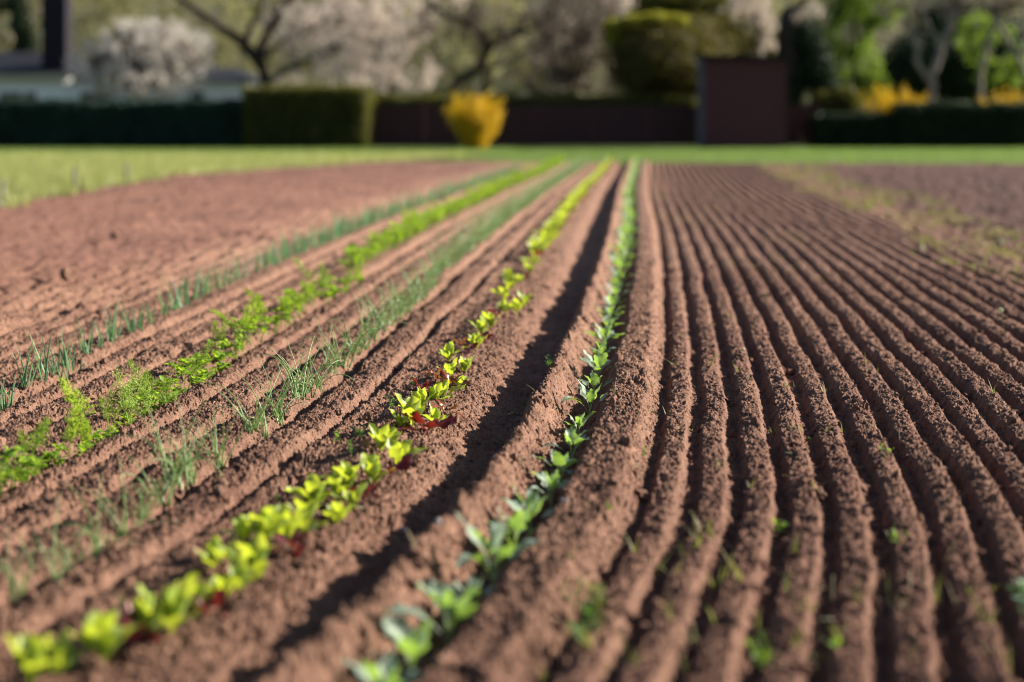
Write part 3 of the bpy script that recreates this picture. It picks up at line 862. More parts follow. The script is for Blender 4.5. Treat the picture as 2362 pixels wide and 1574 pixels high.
# ------------------------------------------------------------------ weedy strips, lawn and far crop
def blades(n, xr, yr, h, w, mkey, name, label, cat, seed, zf=None, mask=None, kind="stuff", clump=None):
    q = np.random.default_rng(seed)
    X = q.uniform(*xr, n); Y = q.uniform(*yr, n)
    if mask is not None:
        k = mask(X, Y, q); X, Y = X[k], Y[k]; n = len(X)
    Z = zf(X, Y) if zf is not None else np.full(n, LAWN_Z)
    a = q.uniform(0, 6.28, n); hh = h * q.uniform(.5, 1.3, n); l = q.normal(0, .35, (n, 2)) * hh[:, None]
    P = np.stack([X, Y, Z - .01], -1)
    sd = np.stack([np.cos(a), np.sin(a), 0 * a], -1) * w * .5
    T = P + np.stack([l[:, 0], l[:, 1], hh], -1)
    V = np.stack([P - sd, P + sd, T], 1).reshape(-1, 3)
    F = np.arange(3 * n).reshape(n, 3)
    mb = MB(); mb.add(V, F); o = mb.build(name, M[mkey], smooth=False); tag(o, label, cat, kind=kind)
    return o
blades(90000, (-22, 26), (43.9, 64.5), .06, .03, 'lawn_blade', "grass", "short green grass blades of the lawn strip", "grass", 31,
       mask=lambda X, Y, q: (np.abs(X) < .34 * Y) & ((X > -3) | (Y > 50.0)))
# pale green crop on the left, beyond the bare soil
def crop_edge(Y): return xof_arr(-8.0, Y)
def xof_arr(u, Y): return cen(Y) + u * wl_(Y)
def crop_mask(X, Y, q):
    e = np.where(Y < 34, -6.75 + .0 * Y, -6.75 + (Y - 34) * .36)
    return (X < e + .4 * noise(X * 0, Y * .5)) & (X > -.36 * Y - 2) & ((Y < 51) | (X < -99))
mb = MB()
yy = np.linspace(14, 52, 60); e = np.where(yy < 34, -6.75, -6.75 + (yy - 34) * .36) - .1
G = np.stack([np.stack([np.full(60, -60.0), yy, np.full(60, .055)], -1), np.stack([e, yy, np.full(60, .055)], -1)], 1)
mb.grid(G); o = mb.build("crop_ground", M['meadow'], smooth=False); tag(o, "yellow-green overgrown ground left of the bare field", "ground", kind="structure")
blades(80000, (-20, 1), (15, 52), .16, .028, 'crop_blade', "cereal_crop", "pale yellow-green young crop covering the left far field", "crop", 33,
       zf=lambda X, Y: np.full(len(X), .055), mask=crop_mask)
blades(60000, (1, 12), (8, 42), .07, .018, 'sprig', "weeds", "blurred pale weeds covering the strip at the right of the drills", "weeds", 35,
       zf=lambda X, Y: relief(X, Y), mask=lambda X, Y, q: (np.abs(uco(X, Y) - 3.6 - .35 * noise(X * .4, Y * .4)) < .8) & (noise(X * 1.9, Y * .8) + .5 * noise(X * 6, Y * 3) > .08))
blades(7000, (1, 12), (9, 42), .06, .02, 'lime', "weeds", "bright green patches of weed in the strip right of the drills", "weeds", 36,
       zf=lambda X, Y: relief(X, Y), mask=lambda X, Y, q: (np.abs(uco(X, Y) - 3.7) < .75) & (noise(X * 1.1 + 5, Y * .5) > .22))
blades(5000, (1.3, 5), (13, 40), .045, .012, 'sprig', "weeds", "thin far weeds between the narrow ridges", "weeds", 37,
       zf=lambda X, Y: relief(X, Y), mask=lambda X, Y, q: (uco(X, Y) > .3) & (uco(X, Y) < 1.9) & (noise(X * 1.2 + 15, Y * .35) > .12))
blades(1800, (-7, 0), (9, 30), .05, .012, 'sprig', "weeds", "thin weeds scattered on the bare soil left of the leeks", "weeds", 38,
       zf=lambda X, Y: relief(X, Y), mask=lambda X, Y, q: (uco(X, Y) < -3.0) & (noise(X * .9 + 35, Y * .45) > .25))
# stakes standing at the edge of the crop
for i, (a, b) in enumerate([(6, 485), (172, 448), (292, 430)]):
    x, y = px(a, b)
    m = MB(); m.tube([(0, 0, -.1), (0, 0, .2), (.01, 0, .42)], [.03, .028, .024], 7)
    o = m.build("wooden_stake", M['pale_bark']); o.location = (x, y, 0)
    tag(o, ["short wooden stake at the crop edge, nearest to the left photo edge", "short wooden stake at the crop edge, middle one of three", "short wooden stake at the crop edge, farthest right of three"][i], "stake", "stakes along the crop edge")

# ------------------------------------------------------------------ background: hedges, fence, shed, house, shrubs, trees
def vegmat(name, c0, c1, tr, tw=.4):
    m, nt, out = mat(name)
    n = noise_n(nt, 1.3, 4)
    rr = ramp(nt, n.outputs['Fac'], [(.3, c0), (.7, c1)])
    d = N(nt, "ShaderNodeBsdfPrincipled"); d.inputs['Roughness'].default_value = .6; d.inputs['Specular IOR Level'].default_value = .25
    nt.links.new(rr.outputs[0], d.inputs['Base Color'])
    t = N(nt, "ShaderNodeBsdfTranslucent"); t.inputs[0].default_value = (*tr, 1)
    ms = N(nt, "ShaderNodeMixShader"); ms.inputs[0].default_value = tw
    nt.links.new(d.outputs[0], ms.inputs[1]); nt.links.new(t.outputs[0], ms.inputs[2]); nt.links.new(ms.outputs[0], out.inputs[0])
    return m
M['hedge_dark'] = vegmat("dark_hedge", (.010, .034, .026), (.024, .066, .050), (.02, .06, .02), .12)
M['hedge_olive'] = vegmat("olive_hedge", (.050, .050, .014), (.10, .10, .02), (.20, .20, .015), .28)
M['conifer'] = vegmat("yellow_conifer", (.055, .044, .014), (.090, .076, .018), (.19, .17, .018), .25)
M['sunlit_yellow'] = vegmat('sunlit_yellow', (.16, .16, .02), (.26, .26, .03), (.45, .45, .03), .4)  # young-growth yellow, lightened to paint sun on the evergreen's top
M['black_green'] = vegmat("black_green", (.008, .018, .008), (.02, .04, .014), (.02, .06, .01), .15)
M['fresh'] = vegmat("fresh_green", (.06, .105, .022), (.12, .18, .035), (.26, .38, .04), .45)
M['spring'] = vegmat("spring_leaf", (.15, .145, .08), (.26, .245, .13), (.32, .31, .13), .45)
M['blossom'] = vegmat("white_blossom", (.52, .48, .44), (.74, .70, .66), (.62, .57, .51), .45)
M['pink'] = vegmat("pink_blossom", (.40, .34, .30), (.70, .61, .55), (.60, .51, .44), .42)
M['twig'] = vegmat("twig_haze", (.09, .07, .055), (.19, .15, .12), (.14, .11, .08), .25)
M['forsythia'] = vegmat("forsythia", (.58, .36, .015), (.80, .54, .02), (.66, .43, .01), .4)
M['wood_dark'] = simple("dark_fence_wood", (.035, .014, .016), (.060, .026, .028), 3, .85, .4, 25, stretch=(8, 8, 1))
M['wood_shed'] = simple("shed_wood", (.062, .022, .027), (.098, .036, .042), 3, .85, .4, 25, stretch=(10, 10, 1))
M['trim'] = simple("blue_grey_trim", (.05, .045, .07), (.075, .07, .10), 3, .6)
M['roof'] = simple("slate_roof", (.006, .008, .014), (.014, .016, .026), 5, .7, .3, 12)
M['chimney'] = simple("dark_brick", (.009, .007, .014), (.015, .011, .020), 8, .9, .4, 15)
M['wall'] = simple("white_wall", (.74, .78, .82), (.82, .85, .88), 2, .9)
M['beige'] = simple("beige_fascia", (.30, .28, .20), (.38, .35, .26), 2, .8)
m_, nt_, out_ = mat("window_glass")
p_ = N(nt_, "ShaderNodeBsdfPrincipled"); p_.inputs['Base Color'].default_value = (.03, .04, .05, 1); p_.inputs['Roughness'].default_value = .08
nt_.links.new(p_.outputs[0], out_.inputs[0]); M['glass'] = m_

def in_blobs(blobs, n, q, shell=.45):
    """points spread through a union of squashed balls, thicker towards their skins"""
    vol = np.array([b[3] ** 2 * b[4] for b in blobs]); vol = vol / vol.sum()
    k = q.choice(len(blobs), n, p=vol)
    B = np.array(blobs)[k]
    d = q.normal(size=(n, 3)); d /= np.linalg.norm(d, axis=1)[:, None]
    rr = (shell + (1 - shell) * q.uniform(0, 1, n)) ** (1 / 2)
    lump = 1 + .22 * noise(d[:, 0] * 3 + k * 7.7, d[:, 2] * 3 + d[:, 1] * 2)
    return B[:, :3] + d * (rr * lump)[:, None] * np.stack([B[:, 3], B[:, 3] * .9, B[:, 4]], -1)
def thin(P, f, thr, seed=0):
    return P[noise(P[:, 0] * f + seed, P[:, 2] * f + P[:, 1] * f * .5) > thr]

def crown(parent, blobs, n, size, key, seed, gaps=None, core=None, name="crown"):
    q = np.random.default_rng(seed)
    P = in_blobs(blobs, n, q)
    if gaps is not None: P = thin(P, gaps[0], gaps[1], seed)
    V, F = leaf_quads(P, size, .7, seed)
    m = MB(); m.add(V, F)
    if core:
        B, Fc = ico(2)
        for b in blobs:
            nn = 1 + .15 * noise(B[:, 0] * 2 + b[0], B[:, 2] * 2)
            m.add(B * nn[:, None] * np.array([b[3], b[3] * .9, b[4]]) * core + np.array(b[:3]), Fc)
    return m.build(name, M[key], parent, smooth=False)

def pblob(x, y, d, rx, ry):
    p = bp(x, y, d); return (p[0], p[1], p[2], rx / FPX * d, ry / FPX * d)
def limbs(parent, paths, d, key='bark', name="trunk"):
    """paths: lists of (px, py, radius px, depth offset)"""
    for i, path in enumerate(paths):
        P = [bp(a, b, d + (c[0] if c else 0)) for a, b, w, *c in path]
        R = [w / FPX * d for a, b, w, *c in path]
        # finer, slightly crooked
        P = np.array(P); t = np.linspace(0, len(P) - 1, len(P) * 4)
        Q = np.stack([np.interp(t, range(len(P)), P[:, k]) for k in range(3)], -1)
        Q[1:-1] += np.random.default_rng(i + int(d)).normal(0, .03, (len(Q) - 2, 3))
        m = MB(); m.tube(Q, np.interp(t, range(len(R)), R), 7)
        m.build(name if i == 0 else "limb", M[key], parent)
def twigs(parent, base_pts, n, L, d, key, seed, name="twig_spray"):
    q = random.Random(seed); m = MB()
    for i in range(n):
        b = q.choice(base_pts); p = bp(b[0], b[1], d)
        P = arc(p, q.uniform(0, 6.28), L * q.uniform(.5, 1.2), q.uniform(-.1, 1.2), q.uniform(-.5, .6), 5)
        m.tube(P, np.linspace(.03, .006, 5), 4, cap=False)
    return m.build(name, M[key], parent)

# --- hedges as clipped walls of leaves
def hedge(name, x0, x1, ytop, d, depth, key, n, size, label, seed, rough=.06, ybot=342, group=None, lean=0.0):
    a = bp(x0, ytop, d); b = bp(x1, ytop, d)
    zt = a[2]; X0, X1 = a[0], b[0]
    e = empty(name, ((X0 + X1) / 2, d, LAWN_Z)); tag(e, label, "hedge", group)
    q = np.random.default_rng(seed)
    W, D, Hh = X1 - X0, depth, zt - LAWN_Z
    ar = np.array([W * Hh, W * Hh * .4, W * D, D * Hh, D * Hh]); f = q.choice(5, n, p=ar / ar.sum())
    s, t = q.uniform(0, 1, n), q.uniform(0, 1, n)
    X = np.where(f < 3, s * W, np.where(f == 3, 0, W)); Yv = np.where(f == 0, 0, np.where(f == 1, D, t * D)); Yv = np.where(f >= 3, s * D, Yv)
    Z = np.where(f == 2, Hh, t * Hh); 
    P = np.stack([X - W / 2, Yv, Z], -1) + q.normal(0, rough, (n, 3))
    P[:, 2] += .07 * noise(P[:, 0] * 1.1 + seed, P[:, 0] * 0) * (P[:, 2] / Hh)
    P[:, 1] += .10 * noise(P[:, 0] * 1.7 + seed, P[:, 2] * 1.7)
    P[:, 0] *= 1 - lean * (1 - np.clip(P[:, 2] / Hh, 0, 1))
    P[:, 2] = np.maximum(P[:, 2], .02)
    V, F = leaf_quads(P, size, .7, seed)
    m = MB(); m.add(V, F); m.build("foliage", M[key], e, smooth=False)
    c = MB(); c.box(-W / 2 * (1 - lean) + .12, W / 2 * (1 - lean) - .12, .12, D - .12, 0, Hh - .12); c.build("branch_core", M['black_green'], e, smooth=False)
    return e
hedge("hedge", -60, 150, 236, 65.5, 1.1, 'hedge_dark', 13000, .10, "dark blue-green clipped hedge at the left photo edge, below the chimney", 41)
hedge("hedge", 152, 352, 240, 65.7, 1.1, 'hedge_dark', 13000, .10, "dark clipped hedge under the white blossoming shrub", 42)
hedge("hedge", 354, 560, 237, 65.5, 1.1, 'hedge_dark', 13000, .10, "dark blue-green clipped hedge left of the taller olive hedge", 43)
hedge("hedge", 562, 848, 205, 65.0, 2.6, 'hedge_olive', 22000, .10, "tall olive box-shaped hedge with a sunlit top and right end", 44, lean=.03)
hedge("hedge", 1885, 2080, 268, 65.4, 1.6, 'black_green', 12000, .10, "low black-green hedge right of the shed", 45)
hedge("hedge", 2082, 2440, 244, 65.2, 2.0, 'black_green', 20000, .10, "nearly black hedge below the two yellow shrubs at the right", 46)
hedge("hedge", 848, 1610, 225, 69.5, 1.2, 'hedge_olive', 22000, .10, "brownish hedge rising just above the dark board fence", 47)

# --- fence
def fence():
    d = 66.3; X0, X1 = bp(848, 0, d)[0], bp(1885, 0, d)[0]; zt = bp(0, 243, d)[2]
    e = empty("board_fence", ((X0 + X1) / 2, d, LAWN_Z)); tag(e, "long dark reddish board fence behind the yellow shrub and shed", "fence")
    n = 8; w = (X1 - X0) / n; H = zt - LAWN_Z
    for i in range(n):
        a = X0 + i * w - (X0 + X1) / 2
        m = MB(); nb = 16
        for j in range(nb):
            m.box(a + .06 + j * (w - .12) / nb, a + .06 + (j + .93) * (w - .12) / nb, -.012 + .008 * (j % 2), .012, .05, H - random.uniform(0, .05))
        m.build("board_panel", M['wood_dark'], e, smooth=False)
        m = MB(); m.box(a + .06, a + w - .06, .013, .06, .4, .5); m.box(a + .06, a + w - .06, .013, .06, H - .4, H - .3); m.build("rail", M['wood_dark'], e, smooth=False)
    for i in range(n + 1):
        a = X0 + i * w - (X0 + X1) / 2
        m = MB(); m.box(a - .055, a + .055, -.05, .07, 0, H + .06); m.build("post", M['wood_shed'], e, smooth=False)
fence()

# --- shed
def shed():
    d = 64.6
    X0, X1 = bp(1625, 0, d)[0], bp(1812, 0, d)[0]; zt = bp(0, 132, d)[2]; W = X1 - X0
    e = empty("wooden_shed", ((X0 + X1) / 2, d, LAWN_Z)); tag(e, "tall dark maroon wooden shed with vertical boards at the field end", "shed")
    H = zt - LAWN_Z
    m = MB(); m.box(-W / 2, W / 2, .02, 2.6, 0, H - .12)
    nb = 22
    for j in range(nb):
        a = -W / 2 + j * W / nb
        m.box(a + .01, a + W / nb - .01, -.010, .018, .03, H - .14)
    m.build("wall", M['wood_shed'], e, smooth=False)
    m = MB()
    m.add([(-W/2-.2, -.2, H-.02), (W/2+.1, -.2, H-.10), (W/2+.1, 2.8, H-.10), (-W/2-.2, 2.8, H-.02), (-W/2-.2, -.2, H+.08), (W/2+.1, -.2, H), (W/2+.1, 2.8, H), (-W/2-.2, 2.8, H+.08)],
          [(0,3,2,1),(4,5,6,7),(0,1,5,4),(1,2,6,5),(2,3,7,6),(3,0,4,7)]); m.build("roof", M['chimney'], e, smooth=False)
    m = MB(); m.box(-W / 2 - .24, -W / 2 - .004, -.05, .3, 0, H - .03); m.build("corner_trim", M['trim'], e, smooth=False)
    m = MB(); m.box(W / 2 + .004, W / 2 + .09, -.03, .12, 0, H - .12); m.build("corner_trim", M['wood_dark'], e, smooth=False)
shed()

# --- house on the left
def house():
    d = 78.0
    X0, X1 = bp(-160, 0, d)[0], bp(575, 0, d)[0]; xs = bp(152, 0, d)[0]
    z1 = bp(0, 190, d)[2]; z2 = bp(0, 178, d)[2]
    e = empty("house", (0, d, 0)); tag(e, "low white house with dark roof and tall chimney behind the left hedges", "house")
    m = MB(); m.box(xs, X1, .0, 7, 0, z1); m.box(X0, xs - .003, -.05, 7.01, 0, z2); m.build("wall", M['wall'], e, smooth=False)
    def hip(mb, a, b, y0, y1, z, h):
        o_ = .35; ym = (y0 + y1) / 2
        mb.add([(a-o_, y0-o_, z), (b+o_, y0-o_, z), (b+o_, y1+o_, z), (a-o_, y1+o_, z), (a+1.2, ym, z+h), (b-1.2, ym, z+h)],
               [(0,3,2,1), (0,1,5,4), (1,2,5), (2,3,4,5), (3,0,4)])
    m = MB(); hip(m, xs + .4, X1, 0, 7, z1 + .02, .75); m.build("roof", M['roof'], e, smooth=False)
    m = MB(); hip(m, X0, xs, -.05, 7, z2 + .13, 1.15); rf = m.build("roof", M['roof'], e, smooth=False)
    m = MB(); m.box(X0 - .3, xs + .25, -.40, -.32, z2 - .18, z2 + .125); m.build("fascia", M['beige'], e, smooth=False)
    a = bp(94, 0, d)[0]; b = bp(150, 0, d)[0]
    m = MB(); m.box(a, b, .15, 1.3, z2 + .05, z2 + 6.5); m.box(a - .1, b + .1, .05, 1.4, z2 + 6.5, z2 + 6.7); m.build("chimney", M['chimney'], rf, smooth=False)
    for x0, x1, y0 in [(0, 50, -.07), (58, 84, -.07), (185, 260, -.02), (300, 345, -.02), (440, 470, -.02), (-70, -20, -.07)]:
        A, B_ = bp(x0, 0, d)[0], bp(x1, 0, d)[0]
        m = MB(); m.box(A, B_, y0 - .03, y0 + .018, 1.0, z1 - .45); m.build("window", M['glass'], e, smooth=False)
house()

# --- yellow shrubs
def shrub(name, blobs, d, n, size, key, label, cat, seed, gaps=None, core=.6, stem=None, ckey=None):
    if name == "forsythia_bush": gaps = (3.2, -.25)
    bl = [pblob(x, y, d, rx, ry) for x, y, rx, ry in blobs]
    e = empty(name, (0, 0, 0)); tag(e, label, cat)
    crown(e, bl, n, size, key, seed, gaps, None, "foliage")
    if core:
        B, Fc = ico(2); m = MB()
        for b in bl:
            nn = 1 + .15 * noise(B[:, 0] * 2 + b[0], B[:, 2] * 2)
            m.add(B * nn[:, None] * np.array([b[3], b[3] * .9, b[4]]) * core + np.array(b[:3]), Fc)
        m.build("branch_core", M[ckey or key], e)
    if stem:
        limbs(e, [[(stem[0], 344, stem[2], 0), (stem[0], stem[1], stem[2] * .7, 0)]], d, 'bark', "stem")
    # shift the empty's origin to the foot of the plant
    bx = np.mean([b[0] for b in bl]); off = np.array([bx, d, LAWN_Z])
    e.location = off
    for c in e.children: c.location = -off
    return e
def forsythia(px_, ytop, ybase, halfw, d, n, label, seed, flop=1.0):
    q = random.Random(seed); g = np.random.default_rng(seed)
    base = bp(px_, ybase, d); H = (ybase - ytop) / FPX * d; Wd = halfw / FPX * d
    e = empty("forsythia_bush", base); tag(e, label, "bush")
    stems = MB(); P = []
    for k in range(n):
        az = q.uniform(0, 6.283); out = q.random() ** .6
        L = H * q.uniform(.55, 1.02) * (1 - .22 * out ** 2)
        e0 = 1.5 - 1.0 * out * min(1.2, Wd / H * 1.5)
        A = arc((q.uniform(-.15, .15), q.uniform(-.15, .15), 0), az, L, e0, -(.35 + q.uniform(0, .5)) * out, 9, q.uniform(-.3, .3))
        stems.tube(A, np.linspace(.014, .004, 9), 4, cap=False)
        t = g.uniform(.12, 1.0, 95)
        pt = np.stack([np.interp(t * 8, range(9), A[:, c]) for c in range(3)], -1) + g.normal(0, .075, (95, 3))
        P.append(pt)
    stems.build("stem", M['bark'], e)
    P = np.concatenate(P); P[:, 2] = np.maximum(P[:, 2], .03)
    V, F = leaf_quads(P, .085, .8, seed); m = MB(); m.add(V, F); m.build("blossom", M['forsythia'], e, smooth=False)
forsythia(1094, 206, 343, 74, 62.5, 170, "egg-shaped orange-yellow forsythia bush in front of the dark fence", 51, .6)
forsythia(2062, 186, 330, 84, 67.5, 130, "bright yellow forsythia bush above the low hedge right of the shed", 52)
forsythia(2335, 200, 330, 90, 67.5, 130, "yellow forsythia bush cut off by the right photo edge", 53)
forsythia(2262, 214, 330, 16, 68.0, 14, "small sparse yellow bush just left of the one cut off at the right edge", 54)
shrub("green_bush", [(1900, 250, 36, 40), (1950, 235, 40, 34), (1870, 280, 30, 40)], 67.0, 9000, .11, 'hedge_olive', "olive green bush between shed and yellow forsythia", "bush", 55, core=.6, stem=(1910, 300, 5))
shrub("blossom_shrub", [(330, 130, 120, 80), (240, 150, 85, 70), (420, 130, 85, 72), (330, 190, 140, 45), (290, 80, 60, 40), (370, 75, 60, 40)], 72.0, 16000, .13, 'blossom', "rounded white blossoming shrub behind the left hedge", "shrub", 56, gaps=(1.6, -.12), core=.45, stem=(330, 220, 8), ckey='twig')

# --- evergreen masses and trees
def tree(name, label, d, blobs, n, size, key, seed, paths=None, bark='bark', gaps=None, core=None, tw=None, cat="tree", foot=None):
    e = empty(name, (0, 0, 0)); tag(e, label, cat)
    bl = [pblob(x, y, d + (dd if dd else 0), rx, ry) for x, y, rx, ry, dd in blobs]
    crown(e, bl, n, size, key, seed, gaps, core)
    if paths: limbs(e, paths, d, bark)
    if tw: twigs(e, tw, 70, 1.1, d, 'twig', seed)
    off = np.array([np.mean([b[0] for b in bl]) if foot is None else bp(foot, 0, d)[0], d, LAWN_Z])
    e.location = off
    for c in e.children: c.location = -off
    return e
tree("evergreen_tree", "broad olive evergreen with a bright yellow-green top left of the shed", 71.5,
     [(1540, 135, 150, 95, 0), (1590, 120, 130, 80, 1), (1475, 105, 90, 62, 0), (1650, 110, 80, 80, 1.5), (1700, 90, 60, 60, 1.5), (1500, 180, 110, 60, 0), (1620, 190, 100, 60, 0), (1420, 70, 34, 26, 0), (1510, 50, 50, 24, 0), (1600, 70, 80, 40, 1)], 34000, .12, 'conifer', 61,
     [[(1540, 345, 10), (1545, 200, 8)]], core=.72)
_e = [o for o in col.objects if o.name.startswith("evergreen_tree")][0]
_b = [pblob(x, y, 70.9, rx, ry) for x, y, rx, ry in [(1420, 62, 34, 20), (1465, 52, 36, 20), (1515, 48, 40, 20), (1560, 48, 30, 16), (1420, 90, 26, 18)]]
_o = crown(_e, _b, 6000, .11, 'sunlit_yellow', 93, name="sunlit_young_growth"); _o.location = -_e.location  # yellower young growth; the crown's sunlit top is painted in by its colour
tree("cherry_tree", "old dark-limbed tree forking widely behind the olive hedge", 74.0,
     [(700, 60, 90, 55, 0), (800, 40, 110, 60, 1), (880, 110, 90, 60, 0), (760, 120, 80, 60, -1), (680, 190, 60, 30, 0), (900, 30, 90, 45, 0), (820, 190, 70, 30, 0)], 11000, .15, 'pink', 62,
     [[(622, 345, 17), (618, 200, 15), (602, 150, 14), (560, 100, 12), (505, 60, 10), (445, 20, 9), (380, -30, 7)],
      [(602, 150, 12), (600, 110, 11), (625, 65, 10), (650, 20, 9), (690, -30, 7)],
      [(560, 100, 8), (580, 60, 6), (600, 20, 5), (610, -30, 4)], [(612, 130, 7), (660, 90, 6), (720, 70, 5), (780, 20, 4)],
      [(618, 190, 7), (670, 160, 6), (730, 130, 5), (800, 90, 4)]], gaps=(1.3, -.05), tw=[(640, 40), (700, 70), (780, 60), (850, 100), (760, 120), (690, 150)], foot=622)
tree("apple_tree", "leaning dark tree with crooked limb above the orange-yellow bush", 73.0,
     [(1040, 40, 90, 50, 0), (1150, 50, 90, 50, 0), (980, 110, 70, 50, 0), (1200, 130, 60, 60, 0), (1260, 60, 80, 50, 0)], 6000, .15, 'twig', 63,
     [[(1040, 345, 10), (1030, 230, 10), (1055, 190, 10), (1100, 160, 10), (1125, 120, 9), (1120, 90, 8), (1085, 60, 6), (1020, 30, 5), (980, -20, 4)],
      [(1125, 118, 8), (1160, 85, 7), (1220, 70, 5), (1290, 20, 4)], [(1085, 60, 5), (1080, 20, 4), (1100, -30, 3)], [(1100, 160, 5), (1160, 150, 4), (1220, 110, 3)]],
     gaps=(1.2, .0), tw=[(1040, 40), (1150, 70), (1200, 80), (1000, 30), (1250, 60), (1130, 110)], foot=1040)
tree("spring_tree", "pale yellow-green tree in young leaf behind the leaning dark tree", 84.0,
     [(1060, 120, 100, 70, 0), (1180, 110, 90, 70, 0), (1120, 40, 110, 60, 0), (1030, 190, 80, 40, 0), (1180, 180, 70, 40, 0)], 12000, .17, 'spring', 64,
     [[(1120, 345, 9), (1120, 200, 7), (1110, 60, 4)]], gaps=(1.0, -.1))
tree("spring_tree", "grey-green tree in young leaf behind the white blossoming shrub", 88.0,
     [(200, 30, 120, 80, 0), (330, 10, 110, 70, 0), (470, 60, 120, 90, 0), (560, 120, 90, 70, 0), (60, 60, 90, 90, 0)], 15000, .18, 'spring', 65,
     [[(480, 345, 9), (480, 180, 7), (470, 40, 4)]], gaps=(.9, -.05))
tree("blossom_tree", "pale blossoming tree right of the old forked tree", 79.0,
     [(930, 60, 80, 60, 0), (860, 150, 80, 60, 0), (960, 160, 60, 50, 0), (1000, -10, 90, 50, 0), (780, 60, 60, 60, 0)], 9000, .16, 'pink', 66,
     [[(900, 345, 9), (900, 200, 7), (915, 60, 4)]], gaps=(1.2, .12))
tree("bare_tree", "grey-brown twiggy tree left of the olive evergreen", 77.0,
     [(1300, 120, 90, 80, 0), (1340, 40, 100, 70, 0), (1280, 190, 80, 40, 0), (1380, 170, 60, 60, 0)], 11000, .15, 'twig', 67,
     [[(1330, 345, 9), (1325, 230, 8), (1310, 150, 6), (1290, 60, 5), (1270, -20, 4)], [(1312, 160, 5), (1350, 90, 4), (1390, 20, 3)]], gaps=(1.1, -.25), tw=[(1300, 100), (1340, 60), (1360, 120)], foot=1330)
tree("blossom_tree", "small pale blossoming tree above the shed roof", 76.0,
     [(1750, 60, 45, 45, 0), (1730, 20, 60, 40, 0), (1760, 105, 34, 22, 0), (1420, 5, 50, 22, 4), (1870, 25, 30, 26, 0)], 6500, .13, 'pink', 68,
     [[(1750, 345, 7), (1750, 150, 6), (1745, 30, 4)]], gaps=(2.2, .02))
tree("dark_conifer", "black-green conifer with a thick trunk directly right of the shed", 73.5,
     [(1880, 150, 50, 60, 0), (1830, 170, 40, 60, 0), (1860, 90, 45, 50, 0), (1900, 200, 40, 40, 0), (1800, 210, 60, 50, 0)], 12000, .13, 'black_green', 69,
     [[(1822, 345, 30), (1820, 120, 28), (1820, 40, 24), (1815, 18, 12)], [(1820, 40, 12), (1850, 10, 8), (1870, -30, 5)]], core=.75, foot=1820)
tree("green_tree", "bright green leafy tree right of the dark conifer", 80.0,
     [(1960, 60, 70, 80, 0), (1980, 150, 60, 60, 0), (2000, 10, 90, 60, 0), (1930, 10, 60, 50, 0), (2010, 200, 50, 40, 0), (1960, 220, 50, 40, 0)], 15000, .15, 'fresh', 70,
     [[(1970, 345, 8), (1975, 200, 7), (1970, 40, 5)]], gaps=(1.1, -.3))
tree("dark_tree", "dense dark green evergreen mass behind the pale forked tree", 86.0,
     [(2130, 150, 110, 90, 0), (2080, 190, 90, 70, 0), (2230, 170, 110, 90, 0), (2330, 140, 100, 110, 0), (2200, 60, 110, 80, 2), (2430, 160, 90, 110, 0)], 20000, .17, 'black_green', 71,
     [[(2200, 345, 9), (2200, 160, 7)]], core=.7)
tree("green_tree", "sunlit green tree behind the right photo edge bush", 82.0,
     [(2260, 90, 60, 60, 0), (2330, 130, 50, 70, 0), (2280, 170, 40, 40, 0)], 6500, .15, 'fresh', 72, [[(2290, 345, 7), (2290, 160, 6), (2280, 80, 4)]], gaps=(1.3, .0))
tree("forked_tree", "pale grey forked tree right of the bright yellow forsythia", 69.5,
     [(2090, 10, 90, 40, 0), (2200, 0, 80, 40, 0)], 1800, .12, 'twig', 73,
     [[(2148, 345, 10), (2150, 240, 9.5), (2150, 170, 9.5), (2175, 110, 8.5), (2195, 50, 7.5), (2225, -10, 6.5), (2260, -80, 5)],
      [(2150, 195, 6.5), (2118, 150, 6.5), (2115, 115, 6), (2100, 60, 5.5), (2080, 10, 5), (2060, -50, 4)],
      [(2180, 100, 6), (2150, 75, 5), (2130, 40, 4), (2125, -20, 3)], [(2195, 50, 5), (2180, 10, 4), (2170, -40, 3)]], 'pale_bark', gaps=(1.5, .1), tw=[(2120, 30), (2190, 20), (2080, 20), (2230, 10)], foot=2148)
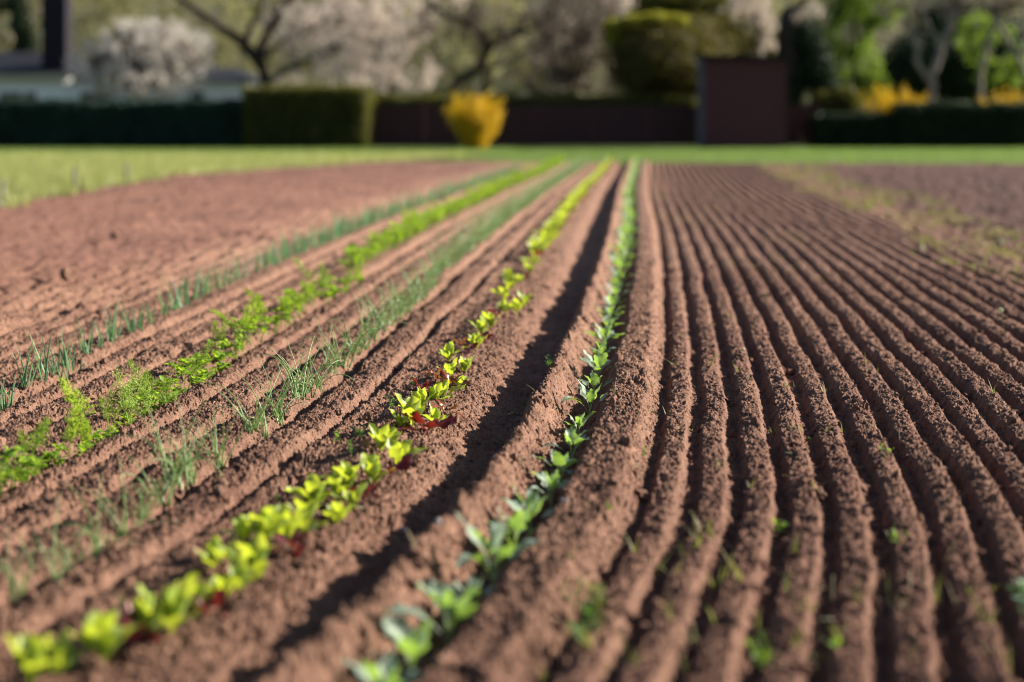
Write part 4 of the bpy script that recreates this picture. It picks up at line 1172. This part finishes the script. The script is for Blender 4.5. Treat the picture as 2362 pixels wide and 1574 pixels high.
tree("bare_tree", "bare pale-stemmed tree in the upper right corner", 70.5,
     [(2330, 0, 60, 40, 0)], 900, .12, 'twig', 74,
     [[(2400, 345, 9), (2395, 230, 8), (2350, 140, 7), (2310, 70, 6.5), (2280, 20, 6), (2250, -50, 6)], [(2262, 345, 7), (2262, 175, 6), (2275, 110, 7), (2300, 40, 6), (2330, -30, 5)],
      [(2350, 140, 6), (2370, 60, 5), (2360, -20, 4)]], 'pale_bark', gaps=(1.5, .1), tw=[(2330, 20), (2300, 30)], foot=2400)
tree("slim_tree", "slim dark green tree left of the chimney", 83.0,
     [(40, 60, 34, 70, 0), (30, 10, 40, 50, 0), (70, 90, 20, 40, 0)], 6000, .14, 'black_green', 75, [[(45, 345, 9), (42, 120, 8), (38, 0, 5)]], gaps=(1.2, -.2), core=.5)
tree("evergreen_tree", "dark evergreen rising above the shed behind the yellow-topped one", 88.0,
     [(1640, 20, 130, 60, 0), (1540, 0, 110, 50, 0), (1760, 140, 80, 70, 0), (1700, 70, 90, 60, 0)], 14000, .17, 'hedge_olive', 76, [[(1640, 345, 10), (1640, 60, 6)]], core=.7)

# --- wooded rise that closes the view
def rise():
    xs = np.linspace(-140, 140, 90); ys = np.linspace(92, 220, 30)
    XX, YY = np.meshgrid(xs, ys, indexing='ij')
    Z = -.2 + 17 * sstep(92, 175, YY) + 1.5 * noise(XX * .06, YY * .06)
    mb = MB(); mb.grid(np.stack([XX, YY, Z], -1)); o = mb.build("hill", simple("hill_ground", (.05, .06, .03), (.10, .10, .055), .3, .95))
    tag(o, "wooded rise closing the view behind the gardens", "hill", kind="structure")
    q = np.random.default_rng(80)
    n = 60000
    X = q.uniform(-48, 48, n); Y = q.uniform(93, 125, n)
    P = np.stack([X, Y, q.uniform(0, 1, n) ** .8 * 10.5 + .5], -1)
    P = P[noise(P[:, 0] * .35, P[:, 2] * .4 + P[:, 1] * .1) > -.12]
    for j, (key, lab) in enumerate([('twig', "grey-brown far woodland behind the gardens"), ('spring', "young-leaved far woodland behind the gardens"), ('hedge_olive', "olive far woodland behind the gardens")]):
        s = noise(P[:, 0] * .11 + 9, P[:, 2] * .12 + 3)
        k = (s < -.12) if j == 0 else ((s > .12) if j == 1 else (np.abs(s) <= .12))
        V, F = leaf_quads(P[k], .34, .7, 81 + j); m = MB(); m.add(V, F); o = m.build("woodland", M[key], smooth=False); tag(o, lab, "woodland", kind="stuff")
rise()
